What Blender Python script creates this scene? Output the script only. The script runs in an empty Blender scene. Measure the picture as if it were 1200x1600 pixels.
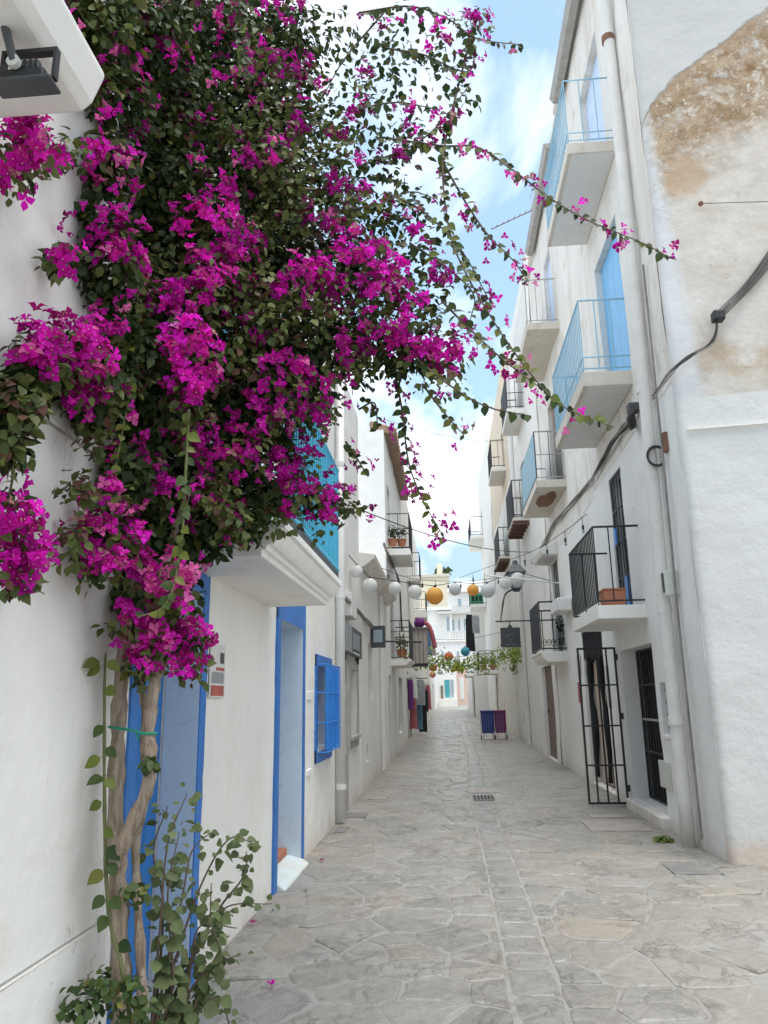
import bpy, math, random
import numpy as np
from mathutils import Vector, Matrix, noise as mnoise

random.seed(7)
RNG = np.random.default_rng(11)
S = bpy.context.scene
COL = S.collection
R = math.radians

# ------------------------------------------------------------------ camera
# surveyed from the photograph: focal length and the vanishing points of the street (+Y) and of the verticals (+Z)
FOC, EYE = 1170.0, 1.55
def _n(v):
    v = np.array(v, float); return v / np.linalg.norm(v)
_y = _n([100, 290, FOC]); _z = np.array([-85, -4720, FOC], float); _z = _n(_z - _y * _z.dot(_y)); _x = np.cross(_y, _z)
CM = np.stack([_x, _y, _z], 1)                # world -> (right, down, forward)
CAM = np.array([0, 0, EYE])
def ray(px, py): return CM.T @ np.array([px - 600, py - 800, FOC])
def on_ground(px, py, z=0.0):
    d = ray(px, py); return CAM + d * ((z - EYE) / d[2])
def at_x(px, py, x):
    d = ray(px, py); return CAM + d * (x / d[0])
def at_y(px, py, y):
    d = ray(px, py); return CAM + d * (y / d[1])
cam_data = bpy.data.cameras.new('camera')
cam = bpy.data.objects.new('camera', cam_data); COL.objects.link(cam)
right, down, fwd = CM[0], CM[1], CM[2]
m = Matrix(((right[0], -down[0], -fwd[0], 0), (right[1], -down[1], -fwd[1], 0), (right[2], -down[2], -fwd[2], EYE), (0, 0, 0, 1)))
cam.matrix_world = m
cam_data.sensor_fit = 'VERTICAL'; cam_data.sensor_height = 36.0; cam_data.lens = FOC / 1600 * 36
cam_data.clip_start = 0.05; cam_data.clip_end = 3000
S.camera = cam

# ------------------------------------------------------------------ world, sun, exposure
SUN_EL, SUN_AZ = R(77), R(150)                 # azimuth clockwise from +Y: high, behind the camera and a little to the right
w = bpy.data.worlds.new('World'); S.world = w; w.use_nodes = True
nt = w.node_tree; nt.nodes.clear()
def N(t, typ, **kw):
    n = t.nodes.new(typ)
    for k, v in kw.items():
        if k in n.inputs.keys() if hasattr(n.inputs, 'keys') else False: n.inputs[k].default_value = v
        else: setattr(n, k, v)
    return n
out = N(nt, 'ShaderNodeOutputWorld'); bg = N(nt, 'ShaderNodeBackground'); bg.inputs['Strength'].default_value = 0.15
sky = N(nt, 'ShaderNodeTexSky', sky_type='NISHITA', sun_disc=False, sun_elevation=SUN_EL, sun_rotation=SUN_AZ, altitude=10, air_density=1.0, dust_density=0.6, ozone_density=1.2)
tc = N(nt, 'ShaderNodeTexCoord'); sep = N(nt, 'ShaderNodeSeparateXYZ'); nt.links.new(tc.outputs['Generated'], sep.inputs[0])
zz = N(nt, 'ShaderNodeMath', operation='MAXIMUM'); nt.links.new(sep.outputs['Z'], zz.inputs[0]); zz.inputs[1].default_value = 0.0
za = N(nt, 'ShaderNodeMath', operation='ADD'); nt.links.new(zz.outputs[0], za.inputs[0]); za.inputs[1].default_value = 0.18
dv = N(nt, 'ShaderNodeVectorMath', operation='DIVIDE'); nt.links.new(tc.outputs['Generated'], dv.inputs[0])
cmb = N(nt, 'ShaderNodeCombineXYZ'); cmb.inputs[2].default_value = 1.0
nt.links.new(za.outputs[0], cmb.inputs[0]); nt.links.new(za.outputs[0], cmb.inputs[1]); nt.links.new(cmb.outputs[0], dv.inputs[1])
mp = N(nt, 'ShaderNodeMapping'); nt.links.new(dv.outputs[0], mp.inputs[0])
mp.inputs['Location'].default_value = (3.1, 1.35, 0); mp.inputs['Rotation'].default_value = (0, 0, R(28)); mp.inputs['Scale'].default_value = (1.5, 0.85, 0.6)
nz = N(nt, 'ShaderNodeTexNoise'); nz.inputs['Scale'].default_value = 1.55; nz.inputs['Detail'].default_value = 7; nz.inputs['Roughness'].default_value = 0.52; nz.inputs['Distortion'].default_value = 0.35
nt.links.new(mp.outputs[0], nz.inputs['Vector'])
cr = N(nt, 'ShaderNodeValToRGB'); cr.color_ramp.elements[0].position = 0.43; cr.color_ramp.elements[1].position = 0.68
nt.links.new(nz.outputs['Fac'], cr.inputs[0])
mxc = N(nt, 'ShaderNodeMix', data_type='RGBA'); nt.links.new(cr.outputs[0], mxc.inputs[0])
sg = N(nt, 'ShaderNodeMix', data_type='RGBA'); sg.inputs[0].default_value = 0.45; sg.inputs[7].default_value = (1.7, 2.5, 3.6, 1)   # thin veil over the blue
nt.links.new(sky.outputs[0], sg.inputs[6])
dk = N(nt, 'ShaderNodeMix', data_type='RGBA', blend_type='DARKEN'); dk.inputs[0].default_value = 1.0; dk.inputs[7].default_value = (1.75, 2.45, 3.15, 1)
nt.links.new(sg.outputs[2], dk.inputs[6]); nt.links.new(dk.outputs[2], mxc.inputs[6]); mxc.inputs[7].default_value = (6.3, 6.15, 5.9, 1)
nt.links.new(mxc.outputs[2], bg.inputs[0]); nt.links.new(bg.outputs[0], out.inputs[0])

sun_d = bpy.data.lights.new('sun', 'SUN'); sun_d.energy = 1.5; sun_d.angle = R(40); sun_d.color = (1, 0.965, 0.91)
sun = bpy.data.objects.new('sun', sun_d); COL.objects.link(sun)
sdir = Vector((math.sin(SUN_AZ) * math.cos(SUN_EL), math.cos(SUN_AZ) * math.cos(SUN_EL), math.sin(SUN_EL)))
sun.rotation_euler = (-sdir).to_track_quat('-Z', 'Y').to_euler()
S.view_settings.view_transform = 'Standard'; S.view_settings.look = 'None'; S.view_settings.gamma = 1
S.view_settings.exposure = 1.24
S.render.engine = 'CYCLES'
S.cycles.max_bounces = 8; S.cycles.diffuse_bounces = 7; S.cycles.glossy_bounces = 3; S.cycles.transmission_bounces = 4; S.cycles.transparent_max_bounces = 8
S.cycles.use_denoising = True
S.cycles.caustics_reflective = False; S.cycles.caustics_refractive = False

# ------------------------------------------------------------------ materials
MATS = {}
def srgb(r, g, b):
    f = lambda c: (c / 255 / 12.92) if c / 255 <= 0.04045 else ((c / 255 + 0.055) / 1.055) ** 2.4
    return (f(r), f(g), f(b))
class NT:
    def __init__(s, name):
        s.m = bpy.data.materials.new(name); s.m.use_nodes = True; s.t = s.m.node_tree
        s.b = s.t.nodes['Principled BSDF']; s.o = s.t.nodes['Material Output']; MATS[name] = s.m
    def n(s, typ, **kw):
        n = s.t.nodes.new(typ)
        for k, v in kw.items(): setattr(n, k, v)
        return n
    def l(s, a, b): s.t.links.new(a, b)
    def coord(s, scale=(1, 1, 1), loc=(0, 0, 0), obj=False):
        tc = s.n('ShaderNodeTexCoord'); mp = s.n('ShaderNodeMapping')
        if obj: s.l(tc.outputs['Object'], mp.inputs[0])
        else:
            g = s.n('ShaderNodeNewGeometry'); s.l(g.outputs['Position'], mp.inputs[0])
        mp.inputs['Scale'].default_value = scale; mp.inputs['Location'].default_value = loc
        return mp.outputs[0]
    def noise(s, vec, scale, detail=4, rough=0.55, dist=0.0):
        n = s.n('ShaderNodeTexNoise'); n.inputs['Scale'].default_value = scale; n.inputs['Detail'].default_value = detail
        n.inputs['Roughness'].default_value = rough; n.inputs['Distortion'].default_value = dist
        if vec is not None: s.l(vec, n.inputs['Vector'])
        return n.outputs['Fac']
    def ramp(s, fac, p0, p1, c0=(0, 0, 0), c1=(1, 1, 1)):
        if max(c0 + c1) <= 1 and len(set(c0)) == 1 and len(set(c1)) == 1:      # plain factor: any input range
            m_ = s.n('ShaderNodeMapRange'); m_.clamp = True
            for k_, v_ in ((1, p0), (2, p1), (3, c0[0]), (4, c1[0])): m_.inputs[k_].default_value = v_
            s.l(fac, m_.inputs[0]); return m_.outputs[0]
        r = s.n('ShaderNodeValToRGB'); e = r.color_ramp.elements
        e[0].position = p0; e[1].position = p1; e[0].color = (*c0, 1); e[1].color = (*c1, 1)
        s.l(fac, r.inputs[0]); return r.outputs[0]
    def mix(s, fac, a, b, blend='MIX'):
        x = s.n('ShaderNodeMix', data_type='RGBA', blend_type=blend)
        for i, v in ((0, fac), (6, a), (7, b)):
            if isinstance(v, (int, float)): x.inputs[i].default_value = v
            elif isinstance(v, tuple): x.inputs[i].default_value = (*v[:3], 1)
            else: s.l(v, x.inputs[i])
        return x.outputs[2]
    def math(s, op, a, b=None):
        x = s.n('ShaderNodeMath', operation=op)
        for i, v in ((0, a), (1, b)):
            if v is None: continue
            if isinstance(v, (int, float)): x.inputs[i].default_value = v
            else: s.l(v, x.inputs[i])
        return x.outputs[0]
    def bump(s, h, strength, dist=0.02, prev=None):
        b = s.n('ShaderNodeBump'); b.inputs['Strength'].default_value = strength; b.inputs['Distance'].default_value = dist
        s.l(h, b.inputs['Height'])
        if prev is not None: s.l(prev, b.inputs['Normal'])
        return b.outputs[0]
    def setc(s, c):
        if isinstance(c, tuple): s.b.inputs['Base Color'].default_value = (*c[:3], 1)
        else: s.l(c, s.b.inputs['Base Color'])
    def done(s, rough=0.8, normal=None, metal=0.0, spec=0.5):
        if isinstance(rough, (int, float)): s.b.inputs['Roughness'].default_value = rough
        else: s.l(rough, s.b.inputs['Roughness'])
        s.b.inputs['Metallic'].default_value = metal; s.b.inputs['Specular IOR Level'].default_value = spec
        if normal is not None: s.l(normal, s.b.inputs['Normal'])
        return s.m

def plaster(name, col=(0.80, 0.79, 0.77), dirt=(0.52, 0.44, 0.36), amount=0.35, streak=0.5, rough_bump=0.35):
    s = NT(name); p = s.coord()
    c = s.mix(s.ramp(s.noise(p, 0.9, 5, 0.6), 0.3, 0.75), tuple(x * 0.93 for x in col), col)
    st = s.noise(s.coord((2.6, 2.6, 0.22)), 1.0, 6, 0.65)
    pt = s.noise(p, 2.3, 8, 0.68)
    f = s.math('MULTIPLY', s.ramp(st, 0.47, 0.74), streak)
    f2 = s.math('MULTIPLY', s.ramp(pt, 0.55, 0.72), amount)
    c = s.mix(f2, c, dirt); c = s.mix(f, c, tuple(0.5 * (a + b) for a, b in zip(col, dirt)))
    # fine specks and chips
    c = s.mix(s.math('MULTIPLY', s.ramp(s.noise(p, 21, 3, 0.7), 0.71, 0.76), 0.45), c, tuple(x * 0.6 for x in dirt))
    # layered limewash patches, hairline cracks and salt-eaten plaster along the foot
    c = s.mix(s.math('MULTIPLY', s.ramp(s.noise(s.coord(loc=(4, 4, 4)), 1.7, 3, 0.4), 0.52, 0.54), 0.10), c, tuple(x * 0.84 for x in col))
    ck = s.math('ABSOLUTE', s.math('SUBTRACT', s.noise(s.coord((1, 1, 0.7), (8, 1, 5)), 1.6, 5, 0.6, 0.6), 0.5))
    ckm = s.math('MULTIPLY', s.ramp(ck, 0.0, 0.004, (1, 1, 1), (0, 0, 0)), s.ramp(s.noise(p, 0.8, 2), 0.52, 0.60))
    c = s.mix(s.math('MULTIPLY', ckm, 0.5 if amount < .5 else .7), c, tuple(x * 0.45 for x in dirt))
    szp = s.n('ShaderNodeSeparateXYZ'); s.l(p, szp.inputs[0])
    foot = s.ramp(s.math('ADD', szp.outputs[2], s.math('MULTIPLY', s.noise(s.coord(loc=(1, 6, 2)), 2.6, 7, 0.7), 1.0)), 0.46, 0.72, (1, 1, 1), (0, 0, 0))
    c = s.mix(s.math('MULTIPLY', foot, 0.55), c, (0.62, 0.535, 0.46))
    h = s.noise(p, 3.2, 6, 0.55); h2 = s.noise(p, 34, 5, 0.6)
    nrm = s.bump(h, rough_bump, 0.05); nrm = s.bump(h2, rough_bump * 0.6, 0.006, nrm)
    s.setc(c); return s.done(0.88, nrm, spec=0.25)

plaster('plaster_white', (0.85, 0.835, 0.795), (0.58, 0.52, 0.44), 0.30, 0.34)
plaster('plaster_cool', (0.84, 0.838, 0.825), (0.58, 0.52, 0.45), 0.28, 0.36)
plaster('plaster_warm', (0.86, 0.838, 0.795), (0.60, 0.50, 0.39), 0.28, 0.35)
plaster('plaster_aged', (0.80, 0.775, 0.73), (0.43, 0.315, 0.21), 0.62, 0.85)
plaster('plaster_peach', (0.74, 0.63, 0.50), (0.52, 0.40, 0.30), 0.35, 0.5)
plaster('plaster_cream', (0.80, 0.72, 0.55), (0.60, 0.50, 0.40), 0.2, 0.3)
plaster('plaster_pink', (0.72, 0.52, 0.44), (0.6, 0.5, 0.42), 0.2, 0.3)
plaster('soffit', (0.74, 0.74, 0.73), (0.55, 0.50, 0.45), 0.15, 0.0, 0.2)
plaster('slab_edge', (0.66, 0.61, 0.54), (0.36, 0.29, 0.22), 0.6, 0.4, 0.5)
plaster('skyblue_plaster', (0.60, 0.70, 0.79), (0.50, 0.56, 0.62), 0.25, 0.25, 0.25)
plaster('pale_aqua', (0.66, 0.77, 0.78), (0.55, 0.58, 0.58), 0.25, 0.2, 0.3)

def corner_wall():                             # patched and bare render on the end wall: brown bare bed under an arched edge
    s = NT('plaster_corner'); p = s.coord(); sp = s.n('ShaderNodeSeparateXYZ'); s.l(p, sp.inputs[0]); X, Z = sp.outputs[0], sp.outputs[2]
    wob = s.math('MULTIPLY', s.math('SUBTRACT', s.noise(p, 2.2, 6, 0.6), 0.5), 0.9)
    wob2 = s.math('MULTIPLY', s.math('SUBTRACT', s.noise(s.coord(loc=(5, 0, 3)), 5.0, 6, 0.65), 0.5), 0.5)
    # arch height rises with x:  8.15 at the corner to 9.4
    dx = s.math('SUBTRACT', X, 2.55)
    arch = s.math('ADD', 8.1, s.math('MULTIPLY', s.math('POWER', s.math('MAXIMUM', dx, 0.0), 0.62), 1.02))
    below = s.math('SUBTRACT', arch, Z)
    below = s.math('ADD', below, s.math('ADD', s.math('MULTIPLY', wob, 0.30), s.math('MULTIPLY', wob2, 0.18)))
    upper = s.ramp(s.math('ADD', below, s.math('MULTIPLY', wob, 0.02)), 0.0, 0.05)           # 1 below the arched edge
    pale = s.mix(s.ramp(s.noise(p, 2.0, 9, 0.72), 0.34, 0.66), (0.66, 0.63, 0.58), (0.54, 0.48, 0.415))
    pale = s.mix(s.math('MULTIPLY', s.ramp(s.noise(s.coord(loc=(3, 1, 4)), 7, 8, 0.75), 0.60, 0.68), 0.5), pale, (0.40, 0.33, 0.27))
    white = s.mix(s.noise(p, 1.4, 5), (0.69, 0.685, 0.67), (0.64, 0.632, 0.605))  # white lime, its colour darkened to stand in for shade from unbuilt neighbours
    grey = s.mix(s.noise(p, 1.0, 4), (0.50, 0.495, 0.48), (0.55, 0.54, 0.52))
    # brown bed: thick just under the arch, fading about 1.3 m down, patchy
    fade = s.ramp(s.math('ADD', below, s.math('MULTIPLY', wob, 1.6)), 1.0, 1.75, (1, 1, 1), (0, 0, 0))
    patch = s.ramp(s.noise(s.coord(loc=(1.7, 0, 0.6)), 3.1, 9, 0.72), 0.34, 0.46)
    brown = s.math('MULTIPLY', fade, patch)
    bc = s.mix(s.ramp(s.noise(p, 3.4, 8, 0.74), 0.36, 0.62), (0.23, 0.135, 0.062), (0.48, 0.36, 0.25))
    bc = s.mix(s.math('MULTIPLY', s.ramp(s.noise(s.coord(loc=(2, 5, 8)), 4.2, 9, 0.78, .6), 0.52, 0.60), 0.85), bc, (0.60, 0.54, 0.46))
    bc = s.mix(s.math('MULTIPLY', s.ramp(s.noise(s.coord(loc=(7, 2, 1)), 11, 8, 0.8), 0.52, 0.62), 0.6), bc, (0.22, 0.15, 0.09))
    bc = s.mix(s.ramp(s.noise(p, 14, 4, 0.7), 0.60, 0.66), bc, (0.66, 0.61, 0.54))
    rim = s.ramp(below, 0.0, 0.16, (1, 1, 1), (0, 0, 0))
    body = s.mix(brown, pale, bc); body = s.mix(s.math('MULTIPLY', rim, 0.75), body, (0.42, 0.31, 0.21))
    # a second bare patch near the corner, and a stained band above the fresh white lime
    d2 = s.math('ADD', s.math('POWER', s.math('MULTIPLY', s.math('SUBTRACT', X, 2.93), 2.9), 2), s.math('POWER', s.math('MULTIPLY', s.math('SUBTRACT', Z, 7.32), 2.6), 2))
    f2 = s.ramp(s.math('ADD', d2, wob), 0.30, 0.75, (1, 1, 1), (0, 0, 0))
    body = s.mix(s.math('MULTIPLY', f2, 0.85), body, (0.46, 0.33, 0.22))
    band = s.math('MULTIPLY', s.ramp(s.math('ABSOLUTE', s.math('SUBTRACT', s.math('ADD', Z, s.math('MULTIPLY', wob2, 0.5)), 4.98)), 0.12, 0.42, (1, 1, 1), (0, 0, 0)), s.ramp(s.noise(s.coord(loc=(9, 0, 2)), 2.4, 7, 0.7), 0.42, 0.60))
    body = s.mix(s.math('MULTIPLY', band, 0.8), body, (0.46, 0.35, 0.24))
    # bluish lime strip down the corner
    stripx = s.ramp(s.math('ADD', s.math('ADD', dx, s.math('MULTIPLY', s.math('SUBTRACT', Z, 4.6), 0.065)), s.math('MULTIPLY', wob2, 0.25)), 0.24, 0.36, (1, 1, 1), (0, 0, 0))
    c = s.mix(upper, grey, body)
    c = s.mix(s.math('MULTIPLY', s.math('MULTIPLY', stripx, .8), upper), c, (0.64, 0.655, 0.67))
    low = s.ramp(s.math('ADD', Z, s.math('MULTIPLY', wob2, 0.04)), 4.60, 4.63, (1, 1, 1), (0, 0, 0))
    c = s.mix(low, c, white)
    base = s.math('MULTIPLY', s.ramp(s.math('ADD', Z, s.math('MULTIPLY', wob2, 0.5)), 0.14, 0.24, (1, 1, 1), (0, 0, 0)), 0.7)
    c = s.mix(base, c, (0.62, 0.50, 0.40))
    crack = s.ramp(s.noise(s.coord((1, 1, 0.6)), 7, 3, 0.6, 2.5), 0.495, 0.505)
    c = s.mix(s.math('MULTIPLY', s.ramp(s.noise(p, 18, 3, 0.7), 0.72, 0.77), 0.5), c, (0.30, 0.24, 0.19))
    h = s.noise(p, 2.6, 6, 0.55)
    hh = s.math('SUBTRACT', h, s.math('MULTIPLY', s.math('MULTIPLY', brown, upper), 0.45))
    hh = s.math('ADD', hh, s.math('MULTIPLY', s.math('SUBTRACT', 1.0, upper), 0.5))
    nrm = s.bump(hh, 0.6, 0.05); nrm = s.bump(s.noise(p, 26, 6, 0.65), 0.35, 0.010, nrm)
    s.setc(c); s.done(0.9, nrm, spec=0.2)
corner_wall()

def paint(name, col, rough=0.45, var=0.12, bump=0.12, metal=0.0, wear=None):
    s = NT(name); p = s.coord()
    c = s.mix(s.ramp(s.noise(p, 5, 6, 0.65), 0.3, 0.7), tuple(x * (1 - var) for x in col), tuple(min(1, x * (1 + var)) for x in col))
    if wear: c = s.mix(s.math('MULTIPLY', s.ramp(s.noise(p, 17, 5, 0.7), 0.66, 0.72), 0.7), c, wear)
    nrm = s.bump(s.noise(p, 40, 4), bump, 0.004)
    s.setc(c); return s.done(rough, nrm, metal)
paint('blue_paint', (0.032, 0.165, 0.49), 0.5, 0.16, 0.3, wear=(0.22, 0.36, 0.60))
paint('blue_door', (0.02, 0.16, 0.46), 0.4, 0.15)
paint('turquoise', (0.06, 0.42, 0.62), 0.4, 0.12)
paint('sky_paint', (0.17, 0.47, 0.78), 0.45, 0.10)
paint('pale_blue_iron', (0.26, 0.48, 0.62), 0.45, 0.12, wear=(0.3, 0.22, 0.16))
paint('bright_blue', (0.035, 0.24, 0.66), 0.4, 0.12)
paint('pale_shutter', (0.55, 0.66, 0.86), 0.5, 0.08)
paint('black_iron', (0.018, 0.018, 0.020), 0.5, 0.3, 0.15, wear=(0.08, 0.06, 0.05))
paint('blue_grey_sheet', (0.27, 0.42, 0.50), 0.7, 0.1)
paint('dark_void', (0.010, 0.010, 0.012), 0.8)
paint('dark_screen', (0.018, 0.021, 0.032), 0.75, 0.2)
paint('brown_wood', (0.17, 0.115, 0.085), 0.6, 0.2)
paint('beam_wood', (0.10, 0.045, 0.028), 0.65, 0.3)
paint('grey_wood', (0.20, 0.17, 0.145), 0.65, 0.2)
paint('tan_cloth', (0.46, 0.37, 0.30), 0.85, 0.06)
paint('black_cloth', (0.012, 0.012, 0.015), 0.9, 0.2)
paint('grey_steel', (0.42, 0.40, 0.38), 0.45, 0.12)
paint('grey_stone', (0.42, 0.40, 0.38), 0.85, 0.15, 0.4)
paint('white_pvc', (0.74, 0.73, 0.71), 0.5, 0.06, wear=(0.5, 0.45, 0.4))
paint('dirty_pvc', (0.70, 0.68, 0.645), 0.6, 0.08, wear=(0.45, 0.36, 0.28))
paint('white_paint', (0.8, 0.8, 0.79), 0.55, 0.04)
paint('gutter_metal', (0.36, 0.35, 0.33), 0.5, 0.2)
paint('grey_box', (0.58, 0.59, 0.54), 0.5, 0.06)
paint('terracotta', (0.42, 0.16, 0.09), 0.7, 0.15)
paint('rooftile', (0.29, 0.19, 0.13), 0.8, 0.25)
paint('cable', (0.03, 0.028, 0.027), 0.6, 0.3)
paint('cable_grey', (0.24, 0.22, 0.20), 0.7, 0.3)
paint('cable_white', (0.75, 0.75, 0.73), 0.6)
paint('anthracite', (0.06, 0.065, 0.072), 0.5, 0.12)
paint('sign_grey', (0.30, 0.31, 0.32), 0.5)
paint('iron_cover', (0.20, 0.19, 0.18), 0.6, 0.25, 0.3)
paint('cover_stone', (0.33, 0.29, 0.265), 0.7, 0.15, 0.4)
paint('teal', (0.07, 0.33, 0.38), 0.5)
paint('glass_dark', (0.05, 0.06, 0.07), 0.15, 0.3, 0.02)
paint('glass_grey', (0.33, 0.40, 0.45), 0.2, 0.1, 0.02)
paint('navy_fabric', (0.022, 0.02, 0.17), 0.65, 0.25)
paint('magenta_fabric', (0.17, 0.008, 0.09), 0.65, 0.25)
paint('purple_cloth', (0.16, 0.03, 0.20), 0.8, 0.3)
paint('rose_cloth', (0.45, 0.12, 0.14), 0.8, 0.3)
paint('grey_cloth', (0.30, 0.32, 0.35), 0.85, 0.25)
paint('blue_cloth', (0.10, 0.20, 0.30), 0.85, 0.25)
paint('beige_cloth', (0.42, 0.37, 0.33), 0.85, 0.15)
paint('green_plastic', (0.03, 0.25, 0.12), 0.5)
paint('green_tie', (0.01, 0.25, 0.16), 0.5)
paint('poster_paper', (0.66, 0.64, 0.62), 0.6, 0.1)
paint('poster_red', (0.40, 0.10, 0.08), 0.6, 0.3)
paint('poster_dark', (0.10, 0.08, 0.09), 0.6, 0.3)
paint('off_white_cloth', (0.7, 0.7, 0.68), 0.85)
paint('red_label', (0.40, 0.06, 0.06), 0.6)
paint('rust', (0.20, 0.10, 0.06), 0.8, 0.3)

def lantern(name, col):
    s = NT(name); p = s.coord(obj=True); sp = s.n('ShaderNodeSeparateXYZ'); s.l(p, sp.inputs[0])
    wv = s.math('SINE', s.math('MULTIPLY', sp.outputs[2], 260.0))
    s.setc(s.mix(s.math('ADD', s.math('MULTIPLY', wv, 0.10), 0.12), col, tuple(x * 0.7 for x in col)))
    s.done(0.7, s.bump(wv, 0.25, 0.004))
    tr = s.n('ShaderNodeBsdfTranslucent'); tr.inputs[0].default_value = (*col, 1); mx = s.n('ShaderNodeMixShader'); mx.inputs[0].default_value = 0.35
    s.l(s.b.outputs[0], mx.inputs[1]); s.l(tr.outputs[0], mx.inputs[2]); s.l(mx.outputs[0], s.o.inputs[0])
lantern('paper_white', (0.82, 0.82, 0.80)); lantern('paper_grey', (0.74, 0.76, 0.77)); lantern('paper_orange', (0.88, 0.50, 0.12)); lantern('paper_yellow', (0.80, 0.60, 0.05))
lantern('paper_coral', (0.72, 0.24, 0.10)); lantern('paper_peach', (0.8, 0.5, 0.3)); lantern('paper_lime', (0.6, 0.65, 0.05)); lantern('paper_turq', (0.10, 0.45, 0.58))

def leafy(name, rough=0.45, trans=0.3, boost=1.0):
    s = NT(name); a = s.n('ShaderNodeAttribute', attribute_name='Col')
    oi = s.n('ShaderNodeObjectInfo')
    c = s.mix(s.math('MULTIPLY', s.noise(s.coord(), 30, 3), 0.4), a.outputs['Color'], (0.02, 0.03, 0.01))
    s.setc(c); s.done(rough, None, spec=0.28)
    tr = s.n('ShaderNodeBsdfTranslucent'); s.l(a.outputs['Color'], tr.inputs[0]); mx = s.n('ShaderNodeMixShader'); mx.inputs[0].default_value = trans
    s.l(s.b.outputs[0], mx.inputs[1]); s.l(tr.outputs[0], mx.inputs[2]); s.l(mx.outputs[0], s.o.inputs[0])
leafy('leaf', 0.5, 0.25)
def bractmat():
    s = NT('bract'); a = s.n('ShaderNodeAttribute', attribute_name='Col'); s.setc(a.outputs['Color']); s.done(0.7, None, spec=0.2)
    tr = s.n('ShaderNodeBsdfTranslucent'); s.l(a.outputs['Color'], tr.inputs[0]); mx = s.n('ShaderNodeMixShader'); mx.inputs[0].default_value = 0.5
    s.l(s.b.outputs[0], mx.inputs[1]); s.l(tr.outputs[0], mx.inputs[2]); s.l(mx.outputs[0], s.o.inputs[0])
bractmat()
def bark():
    s = NT('bark'); p = s.coord((1, 1, 0.14)); n1 = s.noise(p, 46, 7, 0.65, 0.6)
    c = s.mix(s.ramp(n1, 0.32, 0.68), (0.22, 0.155, 0.105), (0.56, 0.46, 0.37))
    c = s.mix(s.math('MULTIPLY', s.ramp(s.noise(s.coord(), 9, 4), 0.5, 0.7), 0.4), c, (0.56, 0.49, 0.42))
    s.setc(c); s.done(0.85, s.bump(n1, 1.0, 0.035), spec=0.2)
bark()
paint('green_stem', (0.12, 0.13, 0.045), 0.6, 0.2); paint('twig', (0.12, 0.085, 0.06), 0.8, 0.2)

def stone(name, base_only=False):
    s = NT(name); p = s.coord(); a = s.n('ShaderNodeAttribute', attribute_name='Col')
    n1 = s.noise(p, 3.0, 7, 0.68, 0.8); n2 = s.noise(s.coord((1.1, 0.9, 1)), 11, 8, 0.70, 0.8); n3 = s.noise(p, 60, 5, 0.7)
    c = a.outputs['Color']
    c = s.mix(s.math('MULTIPLY', s.ramp(n1, 0.35, 0.65), 0.40), c, (0.30, 0.288, 0.272))
    c = s.mix(s.math('MULTIPLY', s.ramp(n2, 0.54, 0.66), 0.4), c, (0.46, 0.43, 0.395))
    c = s.mix(s.math('MULTIPLY', s.ramp(n2, 0.36, 0.46, (1, 1, 1), (0, 0, 0)), 0.25), c, (0.25, 0.235, 0.215))
    c = s.mix(s.math('MULTIPLY', s.ramp(n3, 0.60, 0.72), 0.30), c, (0.22, 0.20, 0.185))
    big = s.noise(s.coord(loc=(3, 7, 0)), 0.55, 4, 0.6)
    c = s.mix(s.math('MULTIPLY', s.ramp(big, 0.45, 0.62), 0.45), c, (0.45, 0.395, 0.34))
    n4 = s.noise(s.coord((1.1, 0.9, 1), loc=(2, 2, 0)), 6.5, 9, 0.72, 0.9)
    c = s.mix(s.math('MULTIPLY', s.ramp(n4, 0.56, 0.62), 0.3), c, (0.52, 0.49, 0.46))
    c = s.mix(s.math('MULTIPLY', s.ramp(n4, 0.34, 0.42, (1, 1, 1), (0, 0, 0)), 0.12), c, (0.27, 0.256, 0.236))
    fis = s.math('ABSOLUTE', s.math('SUBTRACT', s.noise(s.coord((1.1, 0.9, 1), loc=(6, 1, 0)), 3.6, 9, 0.70, 0.8), 0.5))
    fm = s.math('MULTIPLY', s.ramp(fis, 0.0, 0.030, (1, 1, 1), (0, 0, 0)), s.ramp(s.noise(p, 1.9, 3), 0.44, 0.56))
    c = s.mix(s.math('MULTIPLY', fm, 0.16), c, (0.19, 0.175, 0.155))
    fl2 = s.noise(s.coord((1.1, 0.9, 1), loc=(1, 9, 0)), 15, 9, 0.76, 0.5)
    c = s.mix(s.math('MULTIPLY', s.ramp(fl2, 0.53, 0.62), 0.30), c, (0.58, 0.55, 0.51))
    c = s.mix(s.math('MULTIPLY', s.ramp(fl2, 0.37, 0.46, (1, 1, 1), (0, 0, 0)), 0.32), c, (0.22, 0.205, 0.185))
    n4 = s.math('SUBTRACT', n4, s.math('MULTIPLY', fm, 0.35))
    nrm = s.bump(fl2, 0.5, 0.007); nrm = s.bump(n4, 0.7, 0.020, nrm); nrm = s.bump(n2, 0.5, 0.009, nrm); nrm = s.bump(n1, 0.5, 0.035, nrm); nrm = s.bump(n3, 0.35, 0.006, nrm)
    sx = s.n('ShaderNodeSeparateXYZ'); s.l(p, sx.inputs[0])                       # the middle of the lane is polished by feet
    worn = s.ramp(s.math('ABSOLUTE', s.math('ADD', s.math('SUBTRACT', sx.outputs[0], 0.05), s.math('MULTIPLY', s.math('SUBTRACT', big, .5), 1.2))), 0.25, 1.3, (0.0,) * 3, (1.0,) * 3)
    rg = s.math('ADD', s.math('MULTIPLY', worn, 0.30), s.ramp(n1, 0.3, 0.7, (0.08,) * 3, (0.22,) * 3))
    c = s.mix(1.0, c, (0.71, 0.695, 0.668), 'MULTIPLY')
    s.setc(c); s.done(rg, nrm, spec=1.0)
stone('flagstone')
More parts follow.
